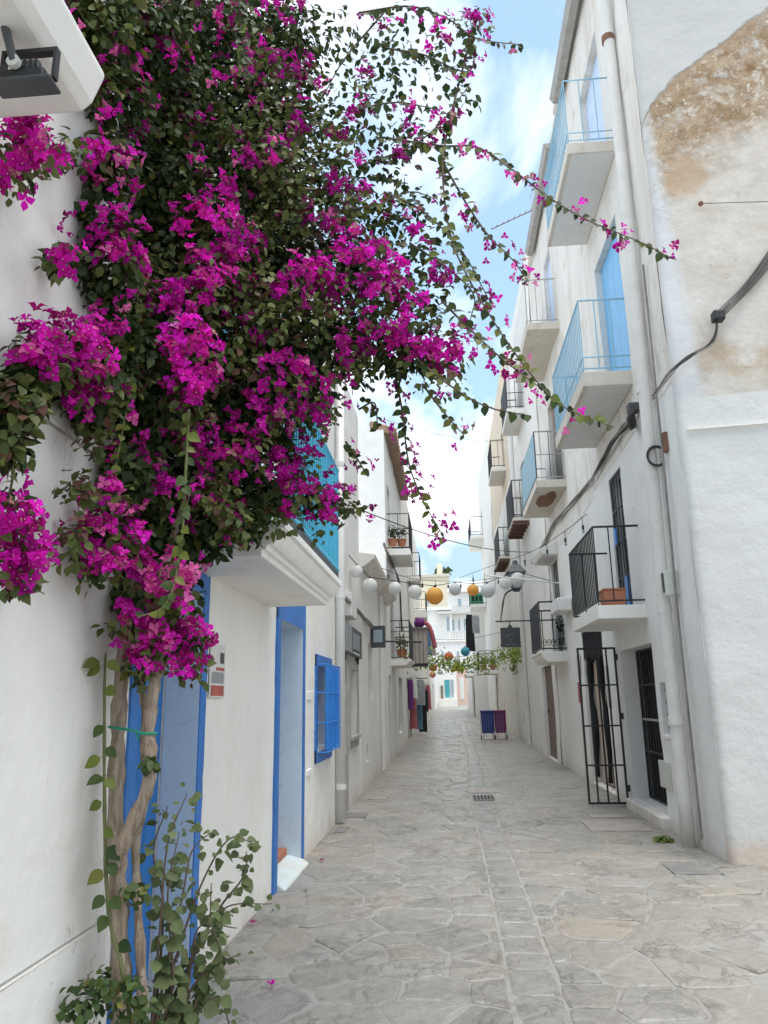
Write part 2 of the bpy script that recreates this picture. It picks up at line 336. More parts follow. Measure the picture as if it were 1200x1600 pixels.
def mortar():
    s = NT('mortar'); p = s.coord(); n1 = s.noise(p, 2.2, 6, 0.65); n2 = s.noise(p, 18, 7, 0.7)
    c = s.mix(n1, (0.275, 0.247, 0.216), (0.245, 0.223, 0.197)); c = s.mix(s.math('MULTIPLY', s.ramp(n2, 0.55, 0.75), 0.5), c, (0.24, 0.22, 0.20))
    # far away the joints blend into the stone
    v = s.n('ShaderNodeTexVoronoi', feature='DISTANCE_TO_EDGE'); v.inputs['Scale'].default_value = 2.4; s.l(s.coord((1, 0.8, 1)), v.inputs['Vector'])
    c = s.mix(s.ramp(v.outputs['Distance'], 0.02, 0.06), c, s.mix(n2, (0.27, 0.258, 0.238), (0.37, 0.35, 0.32)))
    s.setc(c); s.done(0.55, s.bump(n2, 0.7, 0.025), spec=0.5)
mortar()
paint('gravelbed', (0.36, 0.33, 0.30), 0.8, 0.2, 0.5)

# ------------------------------------------------------------------ mesh helpers
class MB:
    def __init__(s): s.v = []; s.f = []
    def add(s, vs, fs):
        k = len(s.v); s.v += [tuple(p) for p in vs]; s.f += [tuple(i + k for i in f) for f in fs]; return s
    def box(s, x0, x1, y0, y1, z0, z1):
        x0, x1 = min(x0, x1), max(x0, x1); y0, y1 = min(y0, y1), max(y0, y1); z0, z1 = min(z0, z1), max(z0, z1)
        return s.add([(x, y, z) for x in (x0, x1) for y in (y0, y1) for z in (z0, z1)],
                     [(0, 1, 3, 2), (4, 6, 7, 5), (0, 4, 5, 1), (2, 3, 7, 6), (0, 2, 6, 4), (1, 5, 7, 3)])
    def bar(s, a, b, r, n=6, r2=None): return s.tube([a, b], [r, r if r2 is None else r2], n)
    def tube(s, pts, r, n=8, cap=True):
        P = [Vector(p) for p in pts]; k = len(P)
        rr = r if isinstance(r, (list, tuple)) else [r] * k
        vs = []; fs = []; u = None
        for i in range(k):
            t = (P[min(i + 1, k - 1)] - P[max(i - 1, 0)]).normalized()
            if u is None:
                u = t.orthogonal().normalized()
            u = (u - t * u.dot(t)); u = u.normalized() if u.length > 1e-6 else t.orthogonal().normalized()
            w_ = t.cross(u)
            for j in range(n):
                a = 2 * math.pi * j / n; vs.append(P[i] + (u * math.cos(a) + w_ * math.sin(a)) * rr[i])
        for i in range(k - 1):
            for j in range(n):
                fs.append((i * n + j, i * n + (j + 1) % n, (i + 1) * n + (j + 1) % n, (i + 1) * n + j))
        if cap: fs.append(tuple(range(n - 1, -1, -1))); fs.append(tuple(range((k - 1) * n, k * n)))
        return s.add(vs, fs)
    def lathe(s, prof, c, n=20):
        vs = [(c[0] + r * math.cos(2 * math.pi * j / n), c[1] + r * math.sin(2 * math.pi * j / n), c[2] + z) for r, z in prof for j in range(n)]
        fs = [(i * n + j, i * n + (j + 1) % n, (i + 1) * n + (j + 1) % n, (i + 1) * n + j) for i in range(len(prof) - 1) for j in range(n)]
        return s.add(vs, fs)
    def extr(s, prof, axis, a, b):            # profile of 2-D points swept along an axis: 'y' -> (x,z), 'x' -> (y,z), 'z' -> (x,y)
        n = len(prof)
        def p3(q, t): return {'y': (q[0], t, q[1]), 'x': (t, q[0], q[1]), 'z': (q[0], q[1], t)}[axis]
        return s.add([p3(q, a) for q in prof] + [p3(q, b) for q in prof],
                     [(i, (i + 1) % n, n + (i + 1) % n, n + i) for i in range(n)] + [tuple(range(n - 1, -1, -1)), tuple(range(n, 2 * n))])
    def sphere(s, c, r, n=16, m_=10, sz=1.0):
        prof = [(max(1e-4, r * math.sin(math.pi * i / m_)), -r * sz * math.cos(math.pi * i / m_)) for i in range(m_ + 1)]
        return s.lathe(prof, c, n)
    def mesh(s, name):
        me = bpy.data.meshes.new(name); me.from_pydata(s.v, [], s.f); me.validate(); me.update(); return me

ORG = {}
def link(name, me, mat=None, parent=None, smooth=False, bevel=None, loc=None):
    o = bpy.data.objects.new(name, me); COL.objects.link(o)
    if mat is not None and me is not None and not me.materials: me.materials.append(MATS[mat])
    if smooth and me is not None:
        me.polygons.foreach_set('use_smooth', [True] * len(me.polygons))
    if bevel:
        b = o.modifiers.new('bevel', 'BEVEL'); b.width = bevel; b.segments = 2; b.limit_method = 'ANGLE'
    if loc is not None: o.location = loc
    if parent is not None:
        o.parent = parent
        o.matrix_parent_inverse = Matrix.Translation(-Vector(ORG.get(parent.name, (0, 0, 0))))
    return o
def obj(name, mb, mat, parent=None, **k): return link(name, mb.mesh(name), mat, parent, **k)
def tag(o, label, cat, group=None, kind=None):
    if label: o['label'] = label
    if cat: o['category'] = cat
    if group: o['group'] = group
    if kind: o['kind'] = kind
    return o
def thing(name, loc, label, cat, group=None):
    o = bpy.data.objects.new(name, None); COL.objects.link(o); o.location = loc; o.empty_display_size = 0.2
    ORG[o.name] = tuple(loc); return tag(o, label, cat, group)
def struct(name, mb, mat, **k):
    o = obj(name, mb, mat, **k); o['kind'] = 'structure'; return o
def catenary(a, b, sag, n=14):
    a, b = Vector(a), Vector(b)
    return [a.lerp(b, i / n) - Vector((0, 0, sag * 4 * (i / n) * (1 - i / n))) for i in range(n + 1)]
def smooth_path(pts, n=6):
    P = [Vector(p) for p in pts]; P = [P[0] * 2 - P[1]] + P + [P[-1] * 2 - P[-2]]; out = []
    for i in range(1, len(P) - 2):
        for j in range(n):
            t = j / n; a, b, c, d = P[i - 1], P[i], P[i + 1], P[i + 2]
            out.append(0.5 * ((2 * b) + (c - a) * t + (2 * a - 5 * b + 4 * c - d) * t * t + (3 * b - a - 3 * c + d) * t ** 3))
    out.append(P[-2]); return out

XL, XR = -1.5, 2.55
def gz(y): return 0.0 if y < 25 else 0.012 * (y - 25)

# ------------------------------------------------------------------ street: mortar bed with individually laid stones
STRIP0, STRIP1 = 0.30, 0.62
def strip_c(y): return 0.33 + 0.012 * min(y, 30) + 0.03 * math.sin(y * 0.35)      # the centre row wanders a little
gb = MB(); ys = [-4, 0, 4, 8, 14, 20, 25, 32, 40, 50, 62, 76, 95, 400]
for i in range(len(ys) - 1):
    y0, y1 = ys[i], ys[i + 1]
    gb.add([(-90, y0, gz(y0)), (90, y0, gz(y0)), (90, y1, gz(y1)), (-90, y1, gz(y1))], [(0, 1, 2, 3)])
street = struct('street', gb, 'mortar')

def clip(poly, nx, ny, d):                     # keep points with nx*x+ny*y <= d
    outp = []
    for i in range(len(poly)):
        a, b = poly[i], poly[(i + 1) % len(poly)]
        da, db = nx * a[0] + ny * a[1] - d, nx * b[0] + ny * b[1] - d
        if da <= 0: outp.append(a)
        if (da < 0 < db) or (db < 0 < da):
            t = da / (da - db); outp.append((a[0] + (b[0] - a[0]) * t, a[1] + (b[1] - a[1]) * t))
    return outp
def voronoi(x0, x1, y0, y1, sx, sy, rnd):
    pts = []
    j = 0; y = y0
    while y < y1:
        x = x0 + (0.5 * sx if j % 2 else 0.1)
        while x < x1:
            if rnd.random() > 0.12: pts.append((x + rnd.uniform(-.46, .46) * sx, y + rnd.uniform(-.46, .46) * sy))
            x += sx
        y += sy; j += 1
    A = np.array(pts); cells = []
    for i, (px, py) in enumerate(pts):
        d = (A[:, 0] - px) ** 2 + (A[:, 1] - py) ** 2; idx = np.argsort(d)[1:22]
        poly = [(x0, y0), (x1, y0), (x1, y1), (x0, y1)]
        for k in idx:
            qx, qy = pts[k]; nx, ny = qx - px, qy - py; L = math.hypot(nx, ny); nx /= L; ny /= L
            gap = 0.004 + 0.009 * ((i * 7 + k * 7) % 5) / 5
            poly = clip(poly, nx, ny, (nx * (px + qx) + ny * (py + qy)) / 2 - gap)
            if len(poly) < 3: break
        if len(poly) >= 3:
            a = 0.5 * abs(sum(poly[q][0] * poly[(q + 1) % len(poly)][1] - poly[(q + 1) % len(poly)][0] * poly[q][1] for q in range(len(poly))))
            if a > 0.012: cells.append(poly)
    return cells
def chaikin(poly):
    o = []
    for i in range(len(poly)):
        a, b = poly[i], poly[(i + 1) % len(poly)]
        o.append((a[0] * .88 + b[0] * .12, a[1] * .88 + b[1] * .12)); o.append((a[0] * .12 + b[0] * .88, a[1] * .12 + b[1] * .88))
    return o
def stone_geo(poly, rnd, flat=False):
    P = []
    for i in range(len(poly)):                  # rough-hewn edges
        a, b = poly[i], poly[(i + 1) % len(poly)]; P.append(a)
        if not flat and math.hypot(b[0] - a[0], b[1] - a[1]) > .16:
            t = rnd.uniform(.35, .65); k_ = rnd.gauss(0, .010); d = math.hypot(b[0] - a[0], b[1] - a[1])
            P.append((a[0] + (b[0] - a[0]) * t - (b[1] - a[1]) / d * k_, a[1] + (b[1] - a[1]) * t + (b[0] - a[0]) / d * k_))
    P = chaikin(P); n = len(P); cx = sum(p[0] for p in P) / n; cy = sum(p[1] for p in P) / n
    h = rnd.uniform(0.003, 0.009); tx, ty = rnd.gauss(0, 0.010), rnd.gauss(0, 0.010)
    if flat: tx *= .4; ty *= .4
    z = lambda x, y: gz(cy) + h + tx * (x - cx) + ty * (y - cy)
    vs = []; fs = []
    sc = 0.90
    for x, y in P:
        vs.append((x + rnd.gauss(0, .003), y + rnd.gauss(0, .003), gz(cy) - 0.02))
    for x, y in P: vs.append((x, y, z(x, y) - 0.006))
    for x, y in P:
        xx, yy = cx + (x - cx) * sc, cy + (y - cy) * sc
        vs.append((xx, yy, z(xx, yy) + rnd.gauss(0, .0022)))
    vs.append((cx, cy, z(cx, cy) + rnd.uniform(-.002, .004)))
    for i in range(n):
        j = (i + 1) % n
        fs += [(i, j, n + j, n + i), (n + i, n + j, 2 * n + j, 2 * n + i), (2 * n + i, 2 * n + j, 3 * n)]
    return vs, fs, (cx, cy)
def stone_col(rnd, strip=False):
    b = rnd.uniform(0.33, 0.47) if not strip else rnd.uniform(0.39, 0.43)
    t = rnd.random(); wm = (1.06, 1.0, 0.90) if t < .6 else ((1.14, 1.0, 0.84) if t < .72 else (1.03, 1.0, 0.94))
    if strip: wm = (1.02, 1.0, 0.96)
    return (b * wm[0], b * wm[1], b * wm[2], 1)
rnd = random.Random(5)
cells = []
for x0, x1, y0, y1 in ((-1.62, None, 2.2, 48), (None, 2.62, 7.9, 48), (None, 5.2, 2.2, 7.9)):
    if x0 is None: cs = voronoi(0.0, x1, y0, y1, 0.40, 0.33, rnd)
    else: cs = voronoi(x0, 1.2, y0, y1, 0.40, 0.33, rnd)
    for c in cs:                                # trim against the centre row
        cy = sum(p[1] for p in c) / len(c); e = strip_c(cy); hw = 0.135
        c2 = clip(c, 1, 0, e - hw - .012) if x0 is not None else clip(c, -1, 0, -(e + hw + .012))
        if len(c2) >= 3:
            a = 0.5 * abs(sum(c2[q][0] * c2[(q + 1) % len(c2)][1] - c2[(q + 1) % len(c2)][0] * c2[q][1] for q in range(len(c2))))
            if a > 0.01: cells.append((c2, False))
y = 2.2
while y < 48:
    L = rnd.uniform(0.30, 0.46); e0, e1 = strip_c(y), strip_c(y + L)
    cells.append(([(e0 - .128, y + .007), (e0 + .128, y + .007), (e1 + .128, y + L - .007), (e1 - .128, y + L - .007)], True)); y += L
def in_view(c):
    x, y = c; p = CM @ (np.array([x, y, gz(y)]) - CAM)
    if p[2] < .1: return False
    u, v = 600 + FOC * p[0] / p[2], 800 + FOC * p[1] / p[2]
    return -20 < u < 1220 and v < 1640
rest = MB(); rest_c = []; built = []
for poly, st in cells:
    vs, fs, c = stone_geo(poly, rnd, st)
    built.append((math.hypot(*c) + (0 if in_view(c) else 1000), vs, fs, st))
built.sort(key=lambda b: b[0])
def color_mesh(me, cols):
    a = me.color_attributes.new('Col', 'FLOAT_COLOR', 'POINT'); a.data.foreach_set('color', np.array(cols, np.float32).ravel())
for i, (d, vs, fs, st) in enumerate(built):
    if d > 1000: continue
    colr = stone_col(rnd, st)
    if i < 300:
        me = bpy.data.meshes.new('paving_stone'); me.from_pydata(vs, [], fs); color_mesh(me, [colr] * len(vs))
        link('paving_stone', me, 'flagstone', street)
    else:
        rest.add(vs, fs); rest_c += [colr] * len(vs)
me = bpy.data.meshes.new('distant_paving'); me.from_pydata(rest.v, [], rest.f); color_mesh(me, rest_c)
link('distant_paving', me, 'flagstone', street)['kind'] = 'stuff'

# ------------------------------------------------------------------ buildings
def facade(x, s, y0, y1, z0, z1, holes, depth=5.0, wob=0.017, step=0.30, seed=0, batter=0.0):
    """street wall at x facing s (+1 = towards +x) with real openings (y0,y1,z0,z1,recess), closed behind by ends, top and back"""
    def cuts(a, b, extra):
        e = sorted(set([a, b] + [q for q in extra if a < q < b])); o = []
        for i in range(len(e) - 1):
            n = max(1, int(math.ceil((e[i + 1] - e[i]) / step))); o += [e[i] + (e[i + 1] - e[i]) * k / n for k in range(n)]
        return o + [b]
    Y = cuts(y0, y1, [q for h in holes for q in h[:2]]); Z = cuts(z0, z1, [q for h in holes for q in h[2:4]])
    mb = MB()
    def X(y, z): return x + s * (wob * (mnoise.noise(Vector((seed * 7.3, y * 0.8, z * 0.8))) * 1.6 + 0.5 * mnoise.noise(Vector((seed * 3.1, y * 3.1, z * 3.1)))) + batter * max(0.0, 4.0 - z))
    idx = {}
    for i, y in enumerate(Y):
        for j, z in enumerate(Z):
            idx[i, j] = len(mb.v)
            jy = 0.35 * wob * mnoise.noise(Vector((y * 2.1, z * 2.3, seed + 4.0))) if 0 < i < len(Y) - 1 else 0
            jz = 0.35 * wob * mnoise.noise(Vector((y * 2.2, z * 2.0, seed + 9.0))) if 0 < j < len(Z) - 1 else 0
            mb.v.append((X(y, z), y + jy, z + jz))
    for i in range(len(Y) - 1):
        for j in range(len(Z) - 1):
            yc, zc = (Y[i] + Y[i + 1]) / 2, (Z[j] + Z[j + 1]) / 2
            if any(h[0] < yc < h[1] and h[2] < zc < h[3] for h in holes): continue
            f = (idx[i, j], idx[i + 1, j], idx[i + 1, j + 1], idx[i, j + 1]); mb.f.append(f if s > 0 else f[::-1])
    def face_in(ia, ib, d):
        a, b = mb.v[ia], mb.v[ib]; xi = x - s * d
        k = len(mb.v); mb.v += [(xi, a[1], a[2]), (xi, b[1], b[2])]; mb.f.append((ia, ib, k + 1, k))
    for h in holes:
        ii = [i for i, y in enumerate(Y) if h[0] - 1e-6 <= y <= h[1] + 1e-6]; jj = [j for j, z in enumerate(Z) if h[2] - 1e-6 <= z <= h[3] + 1e-6]
        for a, b in zip(ii, ii[1:]):
            face_in(idx[a, jj[0]], idx[b, jj[0]], h[4]); face_in(idx[a, jj[-1]], idx[b, jj[-1]], h[4])
        for a, b in zip(jj, jj[1:]):
            face_in(idx[ii[0], a], idx[ii[0], b], h[4]); face_in(idx[ii[-1], a], idx[ii[-1], b], h[4])
    xb = x - s * depth; e = 0.003
    mb.add([(x, y0 + e, z0), (xb, y0 + e, z0), (xb, y0 + e, z1), (x, y0 + e, z1)], [(0, 1, 2, 3)])
    mb.add([(x, y1 - e, z0), (xb, y1 - e, z0), (xb, y1 - e, z1), (x, y1 - e, z1)], [(0, 1, 2, 3)])
    mb.add([(xb, y0, z0), (xb, y1, z0), (xb, y1, z1), (xb, y0, z1)], [(0, 1, 2, 3)])
    mb.add([(x, y0, z1), (xb, y0, z1), (xb, y1, z1), (x, y1, z1)], [(0, 1, 2, 3)])
    return mb
def house(name, label, x, s, y0, y1, z1, holes, mat, seed, split=None, **k):
    h = thing(name, (x - s * 2, (y0 + y1) / 2, gz(y0)), label, 'house')
    if split:                                   # fresh limewash below, older plaster above
        zs_, upper = split
        obj('wall', facade(x, s, y0, y1, -0.3, zs_, [q for q in holes if q[3] < zs_], seed=seed, **k), mat, h)
        obj('upper_wall', facade(x + s * .004, s, y0, y1, zs_ + .001, z1, [q for q in holes if q[2] > zs_], seed=seed, **k), upper, h)
    else: obj('wall', facade(x, s, y0, y1, -0.3, z1, holes, seed=seed, **k), mat, h)
    return h
BARS = {}
def bar_mesh(h, r, n=5):
    key = (round(h, 3), round(r, 4), n)
    if key not in BARS: BARS[key] = MB().bar((0, 0, 0), (0, 0, h), r, n).mesh('railing_bar')
    return BARS[key]
def balcony(house_, xw, s, y0, y1, z, p, th, rh, slab_mat, rail_mat, spacing=0.11, r=0.008, screen=None, single=True, mid=None, mould=False, beams=False, foot=0.06, screen_side=False):
    """z = top of the slab"""
    xo = xw + s * p; mb = MB(); zb = z - th
    if mould:
        q = [(xw - s * .03, zb), (xw + s * (p - .12), zb), (xw + s * (p - .12), zb + .03), (xw + s * (p - .09), zb + .03), (xw + s * (p - .085), zb + .06), (xw + s * (p - .05), zb + .075), (xw + s * (p - .02), zb + th - .05), (xw + s * (p + .015), zb + th - .045), (xw + s * (p + .015), z), (xw - s * .03, z)]
        mb.extr(q, 'y', y0, y1)
    else: mb.box(xw - s * .03, xo, y0, y1, zb, z)
    b = obj('balcony', mb, slab_mat, house_, bevel=0.008)
    if beams:
        n = max(3, int((y1 - y0) / 0.42))
        for i in range(n):
            yy = y0 + 0.06 + (y1 - y0 - 0.12) * i / (n - 1)
            obj('beam', MB().box(xw, xo - s * .02, yy - .045, yy + .045, zb - 0.12, zb - 0.002), 'beam_wood', b, bevel=.005)
    xi = xo - s * .03; ya, yb = y0 + .03, y1 - .03; zt = z + rh
    def railbar(zz_, rr): return MB().tube([(xw, ya, zz_), (xi, ya, zz_), (xi, yb, zz_), (xw, yb, zz_)], rr, 6)
    obj('top_rail', railbar(zt, r * 1.7), rail_mat, b)
    obj('bottom_rail', railbar(z + foot, r * 1.4), rail_mat, b)
    if mid: obj('middle_rail', railbar(z + mid, r * 1.2), rail_mat, b)
    pos = []
    n = max(2, int((yb - ya) / spacing)); pos += [(xi, ya + (yb - ya) * i / n) for i in range(n + 1)]
    n = max(2, int((abs(xi - xw)) / (spacing * 1.5))); pos += [(xw + (xi - xw) * i / n, yy) for i in range(1, n) for yy in (ya, yb)]
    if single:
        bm = bar_mesh(rh - foot, r)
        for (xx, yy) in pos: link('railing_bar', bm, rail_mat, b, loc=(xx, yy, z + foot))
    else:
        mb = MB()
        for (xx, yy) in pos: mb.bar((xx, yy, z + foot), (xx, yy, zt), r, 4)
        obj('railing_grille', mb, rail_mat, b)['kind'] = 'stuff'
    if screen:
        obj('privacy_screen', MB().box(xi + s * .012, xi + s * .016, ya + .02, yb - .02, z + foot + .02, zt - .03), screen, b)
    return b
def RWp(px, py): q = at_x(px, py, XR); return q[1], q[2]
def LWp(px, py): q = at_x(px, py, XL); return q[1], q[2]

def plank_door(parent, x, s, y0, y1, z0, z1, mat, n=4, name='door', handle=None):
    d = obj(name, MB().box(x - s * .05, x - s * .012, y0, y1, z0, z1), mat, parent)
    wd = (y1 - y0) / n
    for i in range(n):
        obj('plank', MB().box(x - s * .0115, x, y0 + i * wd + .004, y0 + (i + 1) * wd - .004, z0 + .003, z1 - .003), mat, d, bevel=.003)
    if handle: obj('handle', MB().box(x + s * .001, x + s * .03, handle[0], handle[0] + .03, handle[1], handle[1] + .12), 'black_iron', d)
    return d
def rect_frame(x, s, y0, y1, z0, z1, w_, out_, bottom=False):
    mb = MB(); xa, xb = x - s * .012, x + s * out_
    mb.box(xa, xb, y0 - w_, y0, z0, z1 + w_); mb.box(xa, xb, y1, y1 + w_, z0, z1 + w_); mb.box(xa, xb, y0, y1, z1, z1 + w_)
    if bottom: mb.box(xa, xb, y0 - w_, y1 + w_, z0 - w_, z0)
    return mb
def painted_border(x, s, y0, y1, z0, z1, wn, wf, wt, wb, out_, seed=0):
    """hand-painted border round an opening: one thin coat with wavering outer edge"""
    rr = random.Random(seed); mb = MB(); xo = x + s * out_
    def strip(a, b, wa, wb_, horiz):
        n = 16; k = len(mb.v); vs = []
        for i in range(n + 1):
            t = i / n; q = rr.gauss(0, .004)
            vs.append((a[0] + (b[0] - a[0]) * t, a[1] + (b[1] - a[1]) * t))
        return vs
    def quadstrip(inner, outer):
        n = len(inner); vs = [(xo, *q) for q in inner] + [(xo, *q) for q in outer] + [(x - s * .01, *q) for q in outer] + [(x - s * .01, *q) for q in inner]
        fs = []
        for i in range(n - 1):
            fs += [(i, i + 1, n + i + 1, n + i), (n + i, n + i + 1, 2 * n + i + 1, 2 * n + i), (3 * n + i, i, i + 1, 3 * n + i + 1)][:3]
        mb.add(vs, fs)
    n = 22; J = lambda: rr.gauss(0, .004)
    zs = [z0 + (z1 - z0) * i / n for i in range(n + 1)]
    if wn: quadstrip([(y0, z) for z in zs], [(y0 - wn + J(), z) for z in zs])
    if wf: quadstrip([(y1, z) for z in zs], [(y1 + wf + J(), z) for z in zs])
    yy = [y0 - wn + (y1 + wf - y0 + wn) * i / n for i in range(n + 1)]
    if wt: quadstrip([(y, z1 + .0005) for y in yy], [(y, z1 + wt + J()) for y in yy])
    if wb: quadstrip([(y, z0 - .0005) for y in yy], [(y, z0 - wb + J()) for y in yy])
    return mb
def liner(x, s, y0, y1, z0, z1, d, t=.004):   # painted inner faces of an opening, ends at recess d
    mb = MB(); xi = x - s * d
    for (a, b, c, e) in ((y0, y0 + t, z0, z1), (y1 - t, y1, z0, z1), (y0 + t, y1 - t, z1 - t, z1)):
        mb.box(xi, x + s * .010, a, b, c, e)
    return mb

# ---- near house: lime-washed wall beside the climber, with the slab overhead
h = thing('near_house', (-3.5, 0.9, 0), 'plain white wall with two shallow grooves beside the climber trunks', 'house')
XN = XL + 0.035
for i, (a, b, dx) in enumerate(((-0.3, 0.672, .016), (0.684, 2.575, 0.0), (2.586, 6.6, 0.004))):
    obj('wall_band', facade(XN + dx, 1, -1.5, 3.335, a, b, [], seed=40 + i, wob=.006, step=.2, depth=4), 'plaster_white', h, bevel=.004)
obj('groove_backing', MB().box(XN - .3, XN - .012, -1.45, 3.32, 0.5, 2.7), 'plaster_white', h)
q = at_x(130, 177, -1.05)
sl = MB(); yF = q[1]; zB = q[2]
sl.extr([(XN - .02, zB), (-1.05, zB), (-1.02, zB + .03), (-0.985, zB + .125), (-1.0, zB + .15), (XN - .02, zB + .15)], 'y', -1.2, yF)
obj('overhead_slab', sl, 'plaster_white', h, bevel=.012)
obj('slab_rib', MB().box(-1.30, -1.24, -1.2, yF - .42, zB - .035, zB + .01), 'plaster_white', h, bevel=.006)

# floodlight under the slab
fq = on_ground(45, 122, zB - .115)
fl = thing('floodlight', (fq[0], fq[1], fq[2]), 'small black floodlight on a bracket under the white slab at the upper corner', 'floodlight')
fx, fy, fz = fq
def FB(x0, x1, y0, y1, z0, z1): k_ = .60; return MB().box(fx + x0 * k_, fx + x1 * k_, fy + y0 * k_, fy + y1 * k_, fz + z0 * k_, fz + z1 * k_)
def FX(x, y, z): return (fx + x * .6, fy + y * .6, fz + z * .6)
obj('lamp_body', FB(-.10, .10, -.055, .035, -.045, .005), 'black_iron', fl, bevel=.006)
fins = obj('cooling_housing', FB(-.06, .07, -.05, -.02, .006, .05), 'anthracite', fl, bevel=.004)
for i in range(5): obj('fin', FB(-.05 + i * .026, -.04 + i * .026, -.056, -.0505, .01, .048), 'black_iron', fins)
br_ = FB(-.13, .13, -.02, .015, .120, .142); b2_ = FB(-.13, -.115, -.02, .015, -.02, .1195); br_.add(b2_.v, b2_.f); b2_ = FB(.115, .13, -.02, .015, -.02, .1195); br_.add(b2_.v, b2_.f)
obj('bracket', br_, 'black_iron', fl)
obj('mounting_arm', MB().bar(FX(-.03, -.07, .02), (fx - .05, fy - .05, zB + .004), .012, 8), 'anthracite', fl)
obj('glass_rim', FB(-.145, .135, -.065, .045, -.062, -.0455), 'anthracite', fl, bevel=.004)
obj('knob', MB().tube([FX(-.03, -.085, .02), FX(-.03, -.06, .02)], .018, 12), 'grey_box', fl)

# ---- blue-door house with the moulded balcony
D1 = (3.62, 4.53, 0.0, 2.20, 0.25); D2 = (6.74, 7.83, 0.0, 2.27, 0.62); W1 = (8.72, 9.75, 1.0, 1.93, 0.30)
DBAL = (4.6, 5.6, 2.55, 4.6, .2)
GD = (LWp(532, 1100)[0], LWp(541, 1100)[0], 0.0, 2.15, .10)
SW = (LWp(547, 1100)[0], LWp(558, 1100)[0], .98, 2.0, .16)
h2 = house('blue_door_house', 'white house with blue-framed doors and a turquoise balcony on the climber side', XL, 1, 3.34, 10.25, 6.85, [D1, D2, W1, DBAL], 'plaster_warm', 2, wob=.007)
obj('frame', painted_border(XL + .004, 1, D1[0], D1[1], 0.005, D1[3], .10, .11, .12, 0, .014, 3), 'blue_paint', h2)
obj('reveal', liner(XL, 1, *D1[:4], .20), 'skyblue_plaster', h2)
dd = plank_door(h2, XL - .21, 1, D1[0] + .01, D1[1] - .01, .02, D1[3] - .01, 'blue_door', 5)
obj('threshold', MB().box(XL - .24, XL + .03, D1[0], D1[1], -.1, .06), 'grey_stone', h2, bevel=.01)
obj('frame', painted_border(XL + .004, 1, D2[0], D2[1], 0.005, D2[3], .13, .12, .34, 0, .014, 4), 'blue_paint', h2)
obj('reveal', liner(XL, 1, *D2[:4], .60), 'skyblue_plaster', h2)
plank_door(h2, XL - .6, 1, D2[0] + .01, D2[1] - .01, .16, D2[3] - .01, 'blue_door', 5)
obj('step', MB().box(XL - .6, XL - .13, D2[0] + .005, D2[1] - .005, -.1, .15), 'terracotta', h2, bevel=.01)
obj('threshold', MB().extr([(XL - .129, -.1), (XL + .09, -.1), (XL + .09, .012), (XL + .03, .05), (XL - .129, .09)], 'y', D2[0] + .005, D2[1] - .005), 'pale_aqua', h2, bevel=.015)
# blue-bordered window with a caged grille
win = obj('window', painted_border(XL + .004, 1, W1[0], W1[1], W1[2], W1[3], .10, .06, .13, .14, .014, 5), 'blue_paint', h2)
obj('reveal', liner(XL, 1, *W1[:4], .24), 'white_paint', win)
obj('shutter', MB().box(XL - .26, XL - .22, W1[0], W1[1], W1[2], W1[3]), 'sky_paint', win)
obj('sill', MB().box(XL - .24, XL + .02, W1[0] + .005, W1[1] - .005, W1[2] - .02, W1[2] + .012), 'white_paint', win)
cx = XL + .135; cy0, cy1 = 8.70, 9.70; cz0, cz1 = .98, 1.95
cage = MB()
for zc in (cz0, cz0 + .32, cz0 + .65, cz1):
    cage.tube([(XL, cy0, zc), (cx, cy0, zc), (cx, cy1, zc), (XL, cy1, zc)], .007, 6)
obj('cage_rail', cage, 'bright_blue', win)
for i in range(9): link('railing_bar', bar_mesh(cz1 - cz0, .007, 6), 'bright_blue', win, loc=(cx, cy0 + (cy1 - cy0) * i / 8, cz0))
obj('shutter_leaf', MB().box(cx - .035, cx - .015, cy0 + .02, cy1 - .02, cz0 + .03, cz1 - .03), 'bright_blue', win, bevel=.004)
# turquoise balcony: moulded corbel slab
BZ = 2.33; by0, by1 = 4.02, 6.33
xo = at_y(534, 915, by1)[0]; pz_ = at_y(534, 915, by1)[2]
prof = [(XL - .02, BZ), (-1.0, BZ), (-1.0, BZ + .035), (-.975, BZ + .037), (-.972, BZ + .062), (-.945, BZ + .068), (-.925, BZ + .09), (-.90, BZ + .13), (xo - .025, BZ + .155), (xo, BZ + .157), (xo, BZ + .205), (XL - .02, BZ + .205)]
bal = obj('balcony', MB().extr(prof, 'y', by0, by1), 'plaster_white', h2, bevel=.006)
zt = BZ + .205; rh = .98
obj('kick_plate', MB().box(xo - .035, xo - .025, by0 + .02, by1 - .02, zt + .01, zt + .075), 'anthracite', bal)
xi = xo - .03
for zz_, nm in ((zt + .09, 'bottom_rail'), (zt + rh, 'top_rail')):
    obj(nm, MB().tube([(XL, by0 + .03, zz_), (xi, by0 + .03, zz_), (xi, by1 - .03, zz_), (XL, by1 - .03, zz_)], .016, 6), 'turquoise', bal)
slat = MB().box(-.006, .006, -.012, .012, 0, rh - .1).mesh('railing_slat')
n = int((by1 - by0 - .06) / .082)
for i in range(n + 1): link('railing_slat', slat, 'turquoise', bal, loc=(xi, by0 + .03 + (by1 - by0 - .06) * i / n, zt + .095))
slat2 = MB().box(-.012, .012, -.006, .006, 0, rh - .1).mesh('railing_slat')
for i in range(1, 9):
    for yy in (by0 + .03, by1 - .03): link('railing_slat', slat2, 'turquoise', bal, loc=(XL + (xi - XL) * i / 9, yy, zt + .095))
plank_door(h2, XL - .17, 1, DBAL[0], DBAL[1], DBAL[2], DBAL[3], 'sky_paint', 4, 'balcony_door')
obj('roof_edge', MB().box(XL - 1.2, XL + .10, 3.36, 10.22, 6.86, 6.98), 'plaster_warm', h2, bevel=.02)
obj('drainpipe', MB().tube([(XL + .075, 10.2, .05), (XL + .075, 10.2, 6.6)], .062, 14), 'white_pvc', h2, smooth=True)
